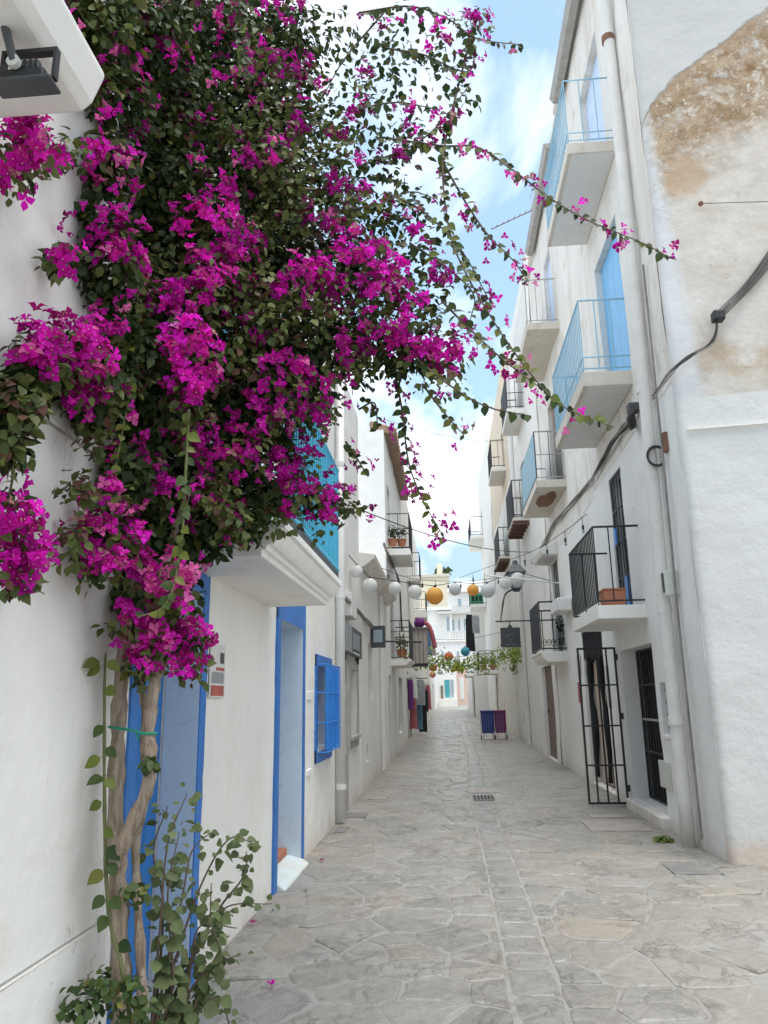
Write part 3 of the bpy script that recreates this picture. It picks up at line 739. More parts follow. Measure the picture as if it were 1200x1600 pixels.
for zz_ in (.42, 2.9, 4.8): obj('pipe_clamp', MB().tube([(XL + .075, 10.2, zz_), (XL + .075, 10.2, zz_ + .06)], .07, 14), 'white_pvc', h2)
for (ya, yb, za, zb_) in ((8.12, 8.42, 1.55, 1.64), (8.13, 8.40, .78, .84)):
    obj('ledge_patch', MB().box(XL - .01, XL + .012, ya, yb, za, zb_), 'plaster_warm', h2, bevel=.004)

# poster on the wall beside the first door
pq0, pq1 = LWp(328, 1000), LWp(343, 1090)
po = thing('poster', (XL + .008, 5.0, 1.6), 'narrow pale poster with red lower band beside the first blue door', 'poster')
pz1, pz0 = pq0[1] - .02, pq1[1]; pya, pyb = 4.70, 5.02
obj('sheet', MB().box(XL + .012, XL + .018, pya, pyb, pz0, pz1), 'poster_paper', po)
obj('print_band', MB().box(XL + .0185, XL + .0195, pya + .02, pyb - .02, pz0 + .01, pz0 + .075), 'poster_red', po)
obj('print_band', MB().box(XL + .0185, XL + .0195, pya + .12, pyb - .02, pz0 + .17, pz0 + .19), 'poster_red', po)
obj('print_block', MB().box(XL + .0185, XL + .0195, pya + .20, pyb - .03, pz1 - .12, pz1 - .05), 'poster_dark', po)
obj('print_block', MB().box(XL + .0185, XL + .0195, pya + .03, pyb - .03, pz0 + .09, pz0 + .16), 'sign_grey', po)

# ---- shop house after the drainpipe
h3 = house('sign_house', 'white house after the drainpipe with grey steel door and stone-framed window', XL - .01, 1, 10.26, 13.25, 6.7, [GD, SW], 'plaster_warm', 3)
obj('door', MB().box(XL - .10, XL - .06, GD[0], GD[1], .02, 2.15), 'grey_steel', h3, bevel=.005)
obj('door_surround', rect_frame(XL - .01, 1, GD[0], GD[1], 0.0, 2.15, .10, .03), 'grey_stone', h3, bevel=.008)
wf = obj('window', rect_frame(XL - .01, 1, SW[0], SW[1], SW[2], SW[3], .16, .025, True), 'grey_stone', h3, bevel=.01)
obj('pane', MB().box(XL - .17, XL - .15, SW[0], SW[1], SW[2], SW[3]), 'brown_wood', wf)
obj('sill', MB().box(XL - .15, XL + .05, SW[0] - .1, SW[1] + .1, SW[2] - .04, SW[2] + .02), 'grey_stone', wf, bevel=.008)
sy0, sy1 = LWp(531, 1000)[0], LWp(559, 1000)[0]; sz1, sz0 = LWp(531, 970)[1], LWp(531, 1018)[1]
sg_ = thing('shop_sign', (XL, sy0, sz0), 'dark grey slatted shop sign board above the steel door', 'sign')
obj('board', MB().box(XL + .03, XL + .07, sy0, sy1, sz0, sz1), 'anthracite', sg_, bevel=.006)
obj('edge_panel', MB().box(XL + .0705, XL + .085, sy0 + .02, sy0 + .75, sz0 + .02, sz1 - .02), 'sign_grey', sg_)
for i in range(9):
    yy = sy0 + .95 + i * .10
    obj('slat', MB().box(XL + .0705, XL + .082, yy, yy + .045, sz0 + .10, sz1 - .08), 'sign_grey', sg_)
obj('text_line', MB().box(XL + .0705, XL + .078, sy0 + .95, sy0 + 1.8, sz0 + .03, sz0 + .05), 'white_paint', sg_)
for yy in (sy0 + .3, sy1 - .3): obj('bracket', MB().box(XL - .02, XL + .05, yy, yy + .03, sz0 - .10, sz0 + .02), 'black_iron', sg_)
jb = thing('junction_box', (XL, 11.0, 2.75), 'small white junction box above the slatted sign', 'box')
a_, b_ = LWp(537, 945)[0], LWp(546, 945)[0]
obj('housing', MB().box(XL - .01, XL + .12, a_, b_, LWp(537, 962)[1], LWp(537, 925)[1]), 'white_pvc', jb, bevel=.01)

# ---- low house with cornice
h4 = house('low_house', 'low off-white house with projecting cornice beyond the slatted sign', XL + .005, 1, 13.26, 19.4, 4.0, [(14.6, 15.3, 1.55, 2.62, .06), (14.0, 14.35, .45, .75, .08)], 'plaster_warm', 4)
obj('cornice', MB().extr([(XL - .1, 4.0), (XL + .02, 3.86), (XL + .10, 3.9), (XL + .26, 4.02), (XL + .28, 4.10), (XL - .1, 4.16)], 'y', 13.3, 19.3), 'plaster_aged', h4, bevel=.01)
obj('blind_window', MB().box(XL - .06, XL - .05, 14.6, 15.3, 1.55, 2.62), 'plaster_aged', h4)
obj('vent', MB().box(XL - .08, XL - .07, 14.0, 14.35, .45, .75), 'anthracite', h4)
for yy in (16.9, 17.35): obj('drainpipe', MB().bar((XL + .05, yy, .05), (XL + .05, yy, 3.85), .035, 8), 'white_pvc', h4)
obj('meter_hatch', MB().box(XL, XL + .02, 17.9, 18.3, 1.15, 1.6), 'grey_box', h4)
lb0, lb1 = LWp(578, 1000)[0], LWp(591, 1000)[0]
li = thing('lightbox_sign', (XL, lb0, 2.6), 'grey framed box sign with pale centre beside the cable bundle', 'sign')
lz1, lz0 = LWp(580, 980)[1], LWp(580, 1013)[1]
obj('case', MB().box(XL + .02, XL + .30, lb0, lb0 + .16, lz0, lz1), 'anthracite', li, bevel=.01)
obj('face', MB().box(XL + .07, XL + .25, lb0 - .008, lb0 - .001, lz0 + .10, lz1 - .08), 'glass_grey', li)
obj('bracket', MB().bar((XL + .3, lb0 + .08, lz0 + .12), (XL + 1.0, lb0 + .5, lz0 + .12), .018, 6), 'black_iron', li)

# ---- tile-eaved house
LB1 = (19.93, 21.9, 5.45); LB3 = (20.57, 22.6, 2.55)
h5 = house('eaved_house', 'tall white house with brown tiled eave and two iron balconies past the low house', XL, 1, 19.42, 27.0, 8.75,
           [(20.3, 21.3, LB1[2], LB1[2] + 2.0, .2), (20.9, 21.8, LB3[2], LB3[2] + 1.95, .2), (19.75, 20.6, 0.0, 2.15, .12), (23.5, 25.6, .5, 2.2, .15)], 'plaster_cool', 5)
obj('eave', MB().extr([(XL - .4, 8.76), (XL + .28, 8.70), (XL + .30, 8.78), (XL - .4, 9.05)], 'y', 19.6, 27.0), 'rooftile', h5)
for yy in [19.7 + i * .30 for i in range(24)]:
    obj('roof_tile', MB().bar((XL - .4, yy, 9.06), (XL + .33, yy, 8.80), .075, 6), 'rooftile', h5)
plank_door(h5, XL - .12, 1, 20.3, 21.3, LB1[2], LB1[2] + 2.0, 'grey_wood', 3, 'balcony_door')
plank_door(h5, XL - .12, 1, 20.9, 21.8, LB3[2], LB3[2] + 1.95, 'grey_wood', 3, 'balcony_door')
plank_door(h5, XL - .10, 1, 19.75, 20.6, .02, 2.15, 'grey_wood', 3, handle=(20.4, 1.1))
obj('shop_window', MB().box(XL - .14, XL - .12, 23.5, 25.6, .5, 2.2), 'glass_dark', h5)
balcony(h5, XL, 1, LB1[0], LB1[1], LB1[2] + .03, .63, .16, 1.0, 'plaster_white', 'black_iron', .16, .009, mid=.42)
balcony(h5, XL, 1, LB3[0], LB3[1], LB3[2] + .02, .54, .16, 1.05, 'plaster_white', 'black_iron', .16, .009, mid=.75, mould=True, screen='dark_screen')
# ---- clothes-shop house
h6 = house('shop_house', 'white clothes-shop house beyond the brown-eaved house', XL - .04, 1, 27.02, 45.0, 10.2, [(29, 31, 0.05, 2.3, .15), (34, 36, .05, 2.3, .15), (31.4, 32.2, 6.4, 8.4, .15), (38, 39, 4, 5.6, .15)], 'plaster_white', 6)
for a, b, c, d, mt in ((29, 31, .05, 2.3, 'glass_dark'), (34, 36, .05, 2.3, 'dark_void'), (31.4, 32.2, 6.4, 8.4, 'grey_wood'), (38, 39, 4, 5.6, 'glass_dark')):
    obj('door' if c < 1 else 'window', MB().box(XL - .2, XL - .17, a, b, c, d), mt, h6)
balcony(h6, XL - .04, 1, 31.0, 33.2, 6.45, .56, .14, 1.05, 'plaster_white', 'black_iron', .16, .010, single=False)
balcony(h6, XL - .04, 1, 38.0, 41.0, 5.9, .6, .4, .0001 + .9, 'plaster_warm', 'black_iron', .2, .010, single=False)
# ---- far left house
q = on_ground(674, 1128, .3); h7 = house('far_left_house', 'low far white house where the lane opens, past the hanging clothes', -1.15, 1, 45.02, 79.0, 4.2, [(58, 61, .3, 2.6, .2), (66, 68.5, .4, 2.6, .2)], 'plaster_white', 7)
for a, b in ((58, 61), (66, 68.5)): obj('door', MB().box(-1.4, -1.34, a, b, .35, 2.6), 'grey_wood', h7)

# ================================================================== right-hand side
def rb(nw, on, fo, th):                         # near wall corner, near outer corner, far outer corner of a slab underside
    y0, z = RWp(*nw); xo_ = at_y(*on, y0)[0]; y1 = at_x(*fo, xo_)[1]
    return y0, y1, z + th, XR - xo_
B1 = rb((963, 235), (887, 240), (855, 387), .17); B2 = rb((990, 600), (912, 607), (868, 692), .20); B3 = rb((1012, 965), (935, 965), (895, 985), .17)
def rdoor(pa, pb): (ya, za), (yb, zb_) = RWp(*pa), RWp(*pb); return min(ya, yb), max(ya, yb), min(za, zb_), max(za, zb_)
DA = (9.72, 11.45, 0.14, 2.17, .30)
SWn = (9.06, 9.53, 1.08, 1.68, .18)
DG = (12.75, 14.6, .02, 2.72, .35)
S2 = (9.3, 10.75, B2[2], B2[2] + 2.35, .12); S1 = (9.35, 10.75, B1[2], B1[2] + 2.3, .14)
S3 = (10.42, 11.2, B3[2] + .02, B3[2] + 2.05, .18)
h = house('corner_house', 'tall white corner house with pale blue balconies and weathered end wall', XR, -1, 7.78, 12.35, 12.35, [DA, SWn, S2, S1, S3], 'plaster_cool', 10, depth=6, split=(4.85, 'plaster_aged'))
k = 0.12
ew = MB()
xs = [2.547, 2.553, 2.568, 2.592, 2.625] + [2.70 + .2 * i for i in range(29)]; zs = [-.3 + .2 * i for i in range(67)]
for x_ in xs:
    rd = .07 - math.sqrt(max(0, .07 ** 2 - (.07 - min(.07, x_ - 2.547)) ** 2))        # hand-rounded corner
    for z_ in zs:
        ew.v.append((x_ + .012 * mnoise.noise(Vector((1, 2, z_ * 1.3))), 7.735 + rd - k * (x_ - 2.55) + .022 * mnoise.noise(Vector((x_ * 1.1, z_ * 1.1, 3))) + .008 * mnoise.noise(Vector((x_ * 4, z_ * 4, 8))), z_))
nz_ = len(zs)
for i in range(len(xs) - 1):
    for j in range(nz_ - 1): ew.f.append((i * nz_ + j, (i + 1) * nz_ + j, (i + 1) * nz_ + j + 1, i * nz_ + j + 1))
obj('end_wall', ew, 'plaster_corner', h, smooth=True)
obj('wall_ledge', MB().extr([(2.62, 7.716), (8.2, 7.047), (8.2, 7.02), (2.62, 7.69)], 'z', 4.245, 4.262), 'plaster_warm', h)
bA = balcony(h, XR, -1, B1[0], B1[1], B1[2], B1[3], .17, 1.05, 'slab_edge', 'pale_blue_iron', .105, .008, mid=.18)
bB = balcony(h, XR, -1, B2[0], B2[1], B2[2], B2[3], .20, 1.05, 'slab_edge', 'pale_blue_iron', .105, .008, mid=.22)
bC = balcony(h, XR, -1, B3[0], B3[1], B3[2], B3[3], .17, 1.03, 'plaster_white', 'black_iron', .105, .009, mid=None)
for b_, Bq in ((bA, B1), (bB, B2)):
    obj('soffit', MB().box(XR - .02, XR - Bq[3] + .06, Bq[0] + .02, Bq[1] - .02, Bq[2] - (.176 if b_ is bA else .206), Bq[2] - (.16 if b_ is bA else .19)), 'soffit', b_)
plank_door(h, XR + .09, -1, S2[0], S2[1], S2[2], S2[3], 'sky_paint', 4, 'balcony_door')
plank_door(h, XR + .11, -1, S1[0], S1[1], S1[2], S1[3], 'pale_shutter', 4, 'balcony_door')
obj('balcony_door', MB().box(XR + .16, XR + .19, S3[0], S3[1], S3[2], S3[3]), 'glass_dark', h)
bd = obj('door_grille', rect_frame(XR + .03, -1, S3[0] + .03, S3[1] - .03, S3[2] + .03, S3[3] - .03, .025, .01, True), 'black_iron', h)
for i in range(5): link('railing_bar', bar_mesh(S3[3] - S3[2] - .06, .009, 6), 'black_iron', bd, loc=(XR + .03, S3[0] + .06 + (S3[1] - S3[0] - .12) * i / 4, S3[2] + .03))
for zz_ in (.5, 1.0, 1.5): obj('cross_bar', MB().box(XR + .02, XR + .035, S3[0] + .03, S3[1] - .03, S3[2] + zz_, S3[2] + zz_ + .025), 'black_iron', bd)
# ground-floor barred door in a deep recess
obj('door', MB().box(XR + .34, XR + .37, DA[0], DA[1], DA[2], DA[3]), 'dark_void', h)
dg = obj('door_grille', rect_frame(XR + .24, -1, DA[0] + .03, DA[1] - .03, DA[2] + .03, DA[3] - .03, .03, .02, True), 'black_iron', h)
for i in range(13): link('railing_bar', bar_mesh(DA[3] - DA[2] - .06, .010, 6), 'black_iron', dg, loc=(XR + .24, DA[0] + .06 + (DA[1] - DA[0] - .12) * i / 12, DA[2] + .03))
for zz_ in (.62, 1.05, 1.52): obj('cross_bar', MB().box(XR + .225, XR + .245, DA[0] + .03, DA[1] - .03, DA[2] + zz_, DA[2] + zz_ + .03), 'grey_steel' if zz_ > .7 and zz_ < 1.2 else 'black_iron', dg)
obj('step', MB().box(XR - .10, XR + .34, DA[0] - .06, DA[1] + .04, -.2, .135), 'plaster_aged', h, bevel=.02)
# small barred window
sw = obj('window', MB().box(XR + .17, XR + .20, SWn[0], SWn[1], SWn[2], SWn[3]), 'glass_grey', h)
for i in range(3): link('railing_bar', bar_mesh(SWn[3] - SWn[2], .010, 6), 'black_iron', sw, loc=(XR + .06, SWn[0] + .08 + .15 * i, SWn[2]))
for i in range(4): obj('cross_bar', MB().bar((XR + .06, SWn[0], SWn[2] + .08 + .145 * i), (XR + .06, SWn[1], SWn[2] + .08 + .145 * i), .008, 6), 'black_iron', sw)
obj('sill', MB().box(XR - .015, XR + .17, SWn[0] - .04, SWn[1] + .04, SWn[2] - .05, SWn[2] - .002), 'plaster_white', sw, bevel=.008)
hq = rdoor((1030, 1187), (1052, 1236)); obj('meter_hatch', MB().box(XR - .014, XR + .02, hq[0], hq[1], hq[2], hq[3]), 'grey_box', h, bevel=.004)
# drainpipe at the corner, leaning a touch, with collars
pp = smooth_path([(XR - .11, 8.62, .0), (XR - .11, 8.6, 2.0), (XR - .11, 8.5, 4.0), (XR - .10, 8.42, 6.8), (XR - .10, 8.36, 10.2), (XR - .10, 8.34, 12.3)], 4)
dp = obj('drainpipe', MB().tube(pp, .072, 16), 'dirty_pvc', h, smooth=True)
for zz_, yy in ((1.22, 8.61), (2.42, 8.59), (5.0, 8.48), (7.0, 8.42), (9.95, 8.365)):
    obj('pipe_collar', MB().tube([(XR - .11, yy, zz_), (XR - .11, yy, zz_ + .09)], .082, 16), 'dirty_pvc' if zz_ < 5 else 'rust' if zz_ > 9 else 'dirty_pvc', h)
obj('conduit', MB().tube([(XR - .05, 8.36, .12), (XR - .05, 8.33, 2.2), (XR - .05, 8.22, 4.3), (XR - .05, 8.16, 6.5)], .013, 8), 'cable_grey', h)
gq = obj('gutter', MB().extr([(XR - .26, 12.33), (XR - .20, 12.22), (XR - .08, 12.22), (XR - .02, 12.33)], 'y', 7.7, 11.9), 'gutter_metal', h)
obj('roof_edge', MB().box(XR - .14, XR + 3, 7.74, 12.33, 12.355, 12.50), 'plaster_aged', h, bevel=.01)
ub = thing('meter_box', (XR - .2, 8.45, 2.6), 'pale grey meter box with dark window on the corner drainpipe', 'box')
uq = at_y(1048, 911, 8.38)
obj('housing', MB().box(uq[0] - .075, uq[0] + .075, 8.34, 8.44, uq[2] - .14, uq[2] + .14), 'grey_box', ub, bevel=.012)
obj('window_panel', MB().box(uq[0] - .082, uq[0] - .0755, 8.355, 8.425, uq[2] - .10, uq[2] + .11), 'glass_dark', ub)

# ---- second house
B4 = rb((873, 513), (823, 517), (818, 578), .16); B5 = rb((885, 760), (838, 762), (817, 800), .16); B6 = rb((888, 1035), (846, 1035), (817, 1035), .22)
B4 = (B4[0], 17.0, B4[2], B4[3]); B6 = (B6[0], 19.9, B6[2] + .02, B6[3])
DB = (18.9, 20.9, .02, 2.30, .12)
S4 = (14.7, 15.7, B4[2], B4[2] + 2.1, .12); S5 = (15.2, 16.6, B5[2], B5[2] + 2.2, .12); S6 = (16.9, 17.9, B6[2], B6[2] + 2.1, .2)
h = house('aged_house', 'stained off-white house with blue-screened balcony next to the corner house', XR + .015, -1, 12.36, 18.2, 12.3, [DG, S4, S5, S6], 'plaster_white', 11, depth=6, split=(4.72, 'plaster_aged'))
balcony(h, XR, -1, B4[0], B4[1], B4[2], B4[3], .16, 1.0, 'slab_edge', 'gutter_metal', .13, .008, screen='off_white_cloth')
b5 = balcony(h, XR, -1, B5[0], B5[1], B5[2], B5[3], .16, 1.05, 'slab_edge', 'gutter_metal', .13, .009, screen='blue_grey_sheet', mid=.55)
sp_ = MB(); rr = random.Random(3); cy_, cx_ = (B5[0] + B5[1]) / 2, XR - B5[3] * .45
pts = [(cx_ + (.20 + rr.uniform(-.06, .06)) * math.cos(a), cy_ - .3 + (.62 + rr.uniform(-.16, .16)) * math.sin(a)) for a in [i * math.tau / 18 for i in range(18)]]
sp_.extr(pts, 'z', B5[2] - .166, B5[2] - .1605); obj('spalled_patch', sp_, 'rust', b5)
b6 = balcony(h, XR, -1, B6[0], 18.15, B6[2], B6[3], .22, 1.05, 'plaster_white', 'black_iron', .24, .011, screen='dark_screen', mould=True)
scr = MB()
for i in range(5):
    c0 = (XR - .1 - .09 * i, B6[0] + .028, B6[2] + .17)
    scr.tube([(c0[0] + .05 * (1 - t * .7) * math.cos(t * 9), c0[1], c0[2] + .09 * (1 - t * .7) * math.sin(t * 9)) for t in [j / 14 for j in range(15)]], .007, 5)
obj('scrollwork', scr, 'black_iron', b6)
plank_door(h, XR + .10, -1, *S4[:4], 'pale_shutter', 3, 'balcony_door'); plank_door(h, XR + .10, -1, *S5[:4], 'grey_wood', 4, 'balcony_door')
obj('balcony_door', MB().box(XR + .17, XR + .2, *S6[:4]), 'dark_void', h)
for i in range(4): obj('door_bar', MB().bar((XR + .06, S6[0] + .1 + .26 * i, S6[2]), (XR + .06, S6[0] + .1 + .26 * i, S6[3]), .010, 6), 'black_iron', h)
obj('door_hood', MB().extr([(XR + .02, S6[3] + .02), (XR - .34, S6[3] + .05), (XR - .42, S6[3] + .16), (XR + .02, S6[3] + .34)], 'y', S6[0] - .3, S6[1] + .25), 'plaster_white', h, bevel=.03)
# curtained doorway: tan leaves and hanging black cloth
obj('interior', MB().box(XR + .40, XR + .44, DG[0], DG[1], DG[2], DG[3]), 'dark_void', h)
for a, b in ((12.80, 13.42), (13.55, 14.45)):
    obj('curtain_panel', MB().box(XR + .16, XR + .19, a, b, .06, 2.2), 'tan_cloth', h)
cb = MB()
for i in range(12):
    yy = 12.76 + i * .16; cb.tube([(XR + .10 + .02 * math.sin(i * 2), yy, 2.70), (XR + .12, yy + .02, 2.45), (XR + .10, yy, 2.20 + .06 * math.sin(i * 1.7))], [.09, .10, .085], 7)
obj('gathered_curtain', cb, 'black_cloth', h)['kind'] = 'stuff'
for yy in (13.42, 14.5): obj('curtain_fold', MB().tube(smooth_path([(XR + .12, yy, 2.3), (XR + .10, yy + .06, 1.6), (XR + .12, yy - .04, 1.0), (XR + .10, yy + .05, .12)], 5), [.05 + .02 * math.sin(i * .8) for i in range(16)], 8), 'black_cloth', h)
obj('gutter', MB().extr([(XR - .24, 12.28), (XR - .18, 12.18), (XR - .06, 12.18), (XR - .0, 12.28)], 'y', 13.0, 16.8), 'gutter_metal', h)
obj('roof_edge', MB().box(XR - .10, XR + 3, 12.37, 18.18, 12.305, 12.43), 'plaster_aged', h, bevel=.01)
gy, gx0 = 11.62, XR - .03                       # open gate standing out from the wall
ga = thing('iron_gate', (gx0, gy, 0), 'open black iron gate standing out from the wall beside the barred door', 'gate')
gw, g0, g1 = .57, .03, 2.24
gm = MB().box(gx0 - gw, gx0, gy - .012, gy + .012, g0, g0 + .03).box(gx0 - gw, gx0, gy - .012, gy + .012, g1 - .03, g1).box(gx0 - gw, gx0 - gw + .03, gy - .012, gy + .012, g0 + .03, g1 - .03).box(gx0 - .03, gx0, gy - .012, gy + .012, g0 + .03, g1 - .03)
obj('gate_frame', gm, 'black_iron', ga)
for i in range(1, 4): obj('upright', MB().box(gx0 - gw * i / 4 - .012, gx0 - gw * i / 4 + .012, gy - .010, gy + .010, g0 + .03, g1 - .03), 'black_iron', ga)
for zz_ in (.55, 1.1, 1.68): obj('cross_bar', MB().box(gx0 - gw + .03, gx0 - .03, gy - .0125, gy + .0125, zz_, zz_ + .022), 'black_iron', ga)
for zz_ in (.2, 1.2, 2.05): obj('hinge', MB().bar((gx0 + .02, gy, zz_), (gx0 + .02, gy, zz_ + .09), .018, 8), 'black_iron', ga)
iq = rdoor((950, 1035), (962, 1100)); obj('plaque', MB().box(XR - .012, XR + .03, 12.40, 12.56, 1.35, 2.0), 'sign_grey', h, bevel=.004)
for i, (pa, pb, mt) in enumerate((((899, 1024), (904, 1040), 'poster_paper'), ((901, 1043), (905, 1057), 'poster_paper'), ((903, 1066), (908, 1098), 'red_label'))):
    (ya, za), (yb, zb_) = RWp(*pa), RWp(*pb); ya, yb = 14.85 + .05 * i, 15.2 + .05 * i
    nn = tag(obj('notice', MB().box(XR - .016, XR - .006, ya, yb, min(za, zb_), max(za, zb_)), mt), ('upper white paper notice beside the curtained doorway', 'lower white paper notice beside the curtained doorway', 'narrow red notice below the white papers by the curtained doorway')[i], 'notice')

# ---- third house with timber balconies
h = house('timber_balcony_house', 'white house with brown plank door and a dark-screened balcony on timber beams', XR - .01, -1, 18.22, 26.4, 13.3, [DB, (21.9, 22.8, 6.6, 8.5, .12), (21.3, 22.2, 9.8, 11.6, .12)], 'plaster_warm', 12, depth=6)
plank_door(h, XR + .08, -1, DB[0], DB[1], DB[2], DB[3], 'brown_wood', 5, handle=(20.6, 1.1))
B7 = rb((820, 645), (792, 645), (785, 680), .16); B8 = rb((828, 820), (802, 822), (793, 842), .10)
balcony(h, XR, -1, B7[0], B7[1] + .1, B7[2], B7[3], .16, 1.05, 'plaster_white', 'black_iron', .15, .010, screen='dark_screen', mid=.5)
balcony(h, XR, -1, B8[0], B8[1], B8[2] + .12, B8[3], .08, 1.15, 'slab_edge', 'black_iron', .14, .010, screen='dark_screen', mid=.6, beams=True)
plank_door(h, XR + .10, -1, 21.9, 22.8, 6.6, 8.5, 'grey_wood', 3, 'balcony_door'); plank_door(h, XR + .10, -1, 21.3, 22.2, 9.8, 11.6, 'grey_wood', 3, 'balcony_door')
obj('bare_patch', MB().extr([(23.8 + .5 * math.cos(i * .5) * (1 + .2 * math.sin(i * 3)), 8.6 + 1.0 * math.sin(i * .5)) for i in range(12)], 'x', XR - .019, XR - .012), 'plaster_peach', h)
obj('drainpipe', MB().bar((XR - .07, 24.6, .1), (XR - .07, 24.6, 13), .06, 10), 'dirty_pvc', h)
# ---- fourth house
B9 = rb((790, 735), (768, 735), (761, 757), .16); B10 = rb((797, 878), (780, 878), (770, 890), .10)
h = house('peach_house', 'tall peach-stained house with small iron balconies halfway up the lane', XR + .03, -1, 26.42, 37.5, 14.3, [(28.6, 29.6, 10.1, 12, .15), (29, 30, 6.7, 8.6, .15), (27.4, 28.5, .05, 2.3, .12), (33.5, 34.5, .1, 2.4, .12)], 'plaster_peach', 13, depth=6)
for a, b, c, d in ((28.6, 29.6, 10.1, 12), (29, 30, 6.7, 8.6), (27.4, 28.5, .05, 2.3), (33.5, 34.5, .1, 2.4)):
    plank_door(h, XR + .13, -1, a, b, c, d, 'grey_wood', 3, 'door' if c < 1 else 'balcony_door')
obj('lower_facing', facade(XR + .012, -1, 26.5, 37.4, -.2, 9.3, [], depth=.017, seed=14), 'plaster_white', h)
balcony(h, XR, -1, B9[0], 30.3, B9[2], B9[3], .16, 1.1, 'plaster_white', 'black_iron', .15, .011, single=False)
balcony(h, XR, -1, B10[0], 31.0, B10[2] + .12, B10[3], .08, 1.15, 'slab_edge', 'black_iron', .15, .011, screen='dark_screen', beams=True)
B13 = rb((778, 1052), (748, 1052), (745, 1054), .12)
# ---- fifth and sixth
h = house('pale_tall_house', 'pale tall house with a green crate on its balcony far along the lane', XR + .02, -1, 37.52, 50.0, 15.2, [(46.5, 47.6, 7.1, 9.1, .15), (46.6, 47.6, 11.3, 13.2, .15), (40, 41.2, .2, 2.5, .12)], 'plaster_warm', 15, depth=6)
for a, b, c, d in ((46.5, 47.6, 7.1, 9.1), (46.6, 47.6, 11.3, 13.2), (40, 41.2, .2, 2.5)): obj('door' if c < 1 else 'balcony_door', MB().box(XR + .14, XR + .17, a, b, c, d), 'grey_wood', h)
balcony(h, XR + .02, -1, 46, 50.5, 11.35, .8, .2, 1.2, 'plaster_white', 'black_iron', .18, .013, single=False)
b12 = balcony(h, XR + .02, -1, 46.3, 49.5, 7.1, .97, .2, 1.1, 'plaster_white', 'black_iron', .18, .012, single=False)
balcony(h, XR + .02, -1, 38.9, 41.6, 2.82, .96, .14, 1.0, 'plaster_white', 'black_iron', .18, .011, single=False)
h = house('bulky_far_house', 'bulky white far house where the lane narrows, behind the coloured trolleys', 1.72, -1, 50.02, 66.0, 7.5, [(51.5, 52.6, .4, 2.6, .1), (55.0, 55.6, .9, 1.5, .1)], 'plaster_white', 16, depth=6, batter=.02)
obj('door', MB().box(1.78, 1.81, 51.5, 52.6, .4, 2.6), 'grey_wood', h); obj('vent', MB().box(1.78, 1.81, 55.0, 55.6, .9, 1.5), 'anthracite', h)
obj('awning_ledge', MB().box(1.2, 1.75, 50.1, 54, 2.85, 3.0), 'plaster_white', h, bevel=.03)

# ---- houses closing the lane
def far_block(name, label, x0, x1, y0, y1, z1, mat, wins, door=None):
    h = thing(name, ((x0 + x1) / 2, y0, gz(y0)), label, 'house')
    obj('wall', MB().box(x0, x1, y0, y1, -.3, z1), mat, h, bevel=.05)
    for (a, b, c, d, mt) in wins:
        fr = obj('window', MB().box(a - .08, b + .08, y0 - .03, y0 + .1, c - .08, d + .08), 'white_paint', h)
        obj('pane', MB().box(a, b, y0 - .05, y0 - .031, c, d), mt, fr)
    return h
P = lambda px, py, y: at_y(px, py, y)
a = P(686, 1103, 80); b = P(713, 1055, 80)
h = far_block('end_kiosk', 'small white end building with teal window across the lane', a[0], b[0], 80, 84, P(690, 1048, 80)[2], 'plaster_white', [(P(695, 1080, 80)[0], P(703, 1080, 80)[0], P(700, 1090, 80)[2], P(700, 1062, 80)[2], 'teal'), (P(705, 1080, 80)[0], P(709, 1080, 80)[0], P(706, 1090, 80)[2], P(706, 1062, 80)[2], 'glass_grey')])
a = P(713, 1100, 86); b = P(731, 1050, 86)
far_block('pink_house', 'pink far house with pale door beside the small end building', a[0], b[0], 86, 90, P(720, 1044, 86)[2], 'plaster_pink', [(P(720, 1080, 86)[0], P(724, 1080, 86)[0], P(720, 1092, 86)[2], P(720, 1060, 86)[2], 'off_white_cloth')])
a = P(664, 1100, 92); b = P(775, 1050, 92)
h = far_block('white_terrace', 'wide white terrace house closing the lane above the lanterns', a[0], b[0], 92, 100, P(700, 1000, 92)[2], 'plaster_cool', [(P(690 + 12 * i, 1030, 92)[0], P(694 + 12 * i, 1030, 92)[0], P(700, 1042, 92)[2], P(700, 1018, 92)[2], 'glass_grey') for i in range(3)])
a = P(655, 1000, 104); b = P(707, 1000, 104)
h = far_block('white_block', 'white block with grey windows behind the wide terrace house', a[0], b[0], 104, 112, P(700, 950, 104)[2], 'plaster_white', [(P(699, 1000, 104)[0], P(703.5, 1000, 104)[0], P(700, 986, 104)[2], P(700, 964, 104)[2], 'glass_grey')])
a = P(702, 1000, 108); b = P(765, 1000, 108)
far_block('balcony_block', 'white block with a row of dark window openings at the lane end', a[0], b[0], 108, 116, P(720, 912, 108)[2], 'plaster_cool', [(P(708 + 9 * i, 1000, 108)[0], P(711 + 9 * i, 1000, 108)[0], P(710, 985, 108)[2], P(710, 968, 108)[2], 'glass_grey') for i in range(3)] + [(P(718, 1000, 108)[0], P(723, 1000, 108)[0], P(710, 948, 108)[2], P(710, 936, 108)[2], 'glass_grey')])
a = P(640, 1000, 122); b = P(706, 1000, 122)
far_block('cream_tower', 'cream upper house rising behind the orange lantern', a[0], b[0], 122, 130, P(680, 899, 122)[2], 'plaster_cream', [(P(668 + 14 * i, 1000, 122)[0], P(672 + 14 * i, 1000, 122)[0], P(680, 945, 122)[2], P(680, 930, 122)[2], 'glass_grey') for i in range(2)])
a = P(683, 900, 126); b = P(691, 900, 126)
ch = far_block('cream_stair_tower', 'narrow cream stair tower topping the cream house by the palm', a[0], b[0], 126, 129, P(687, 881, 126)[2], 'plaster_cream', [])

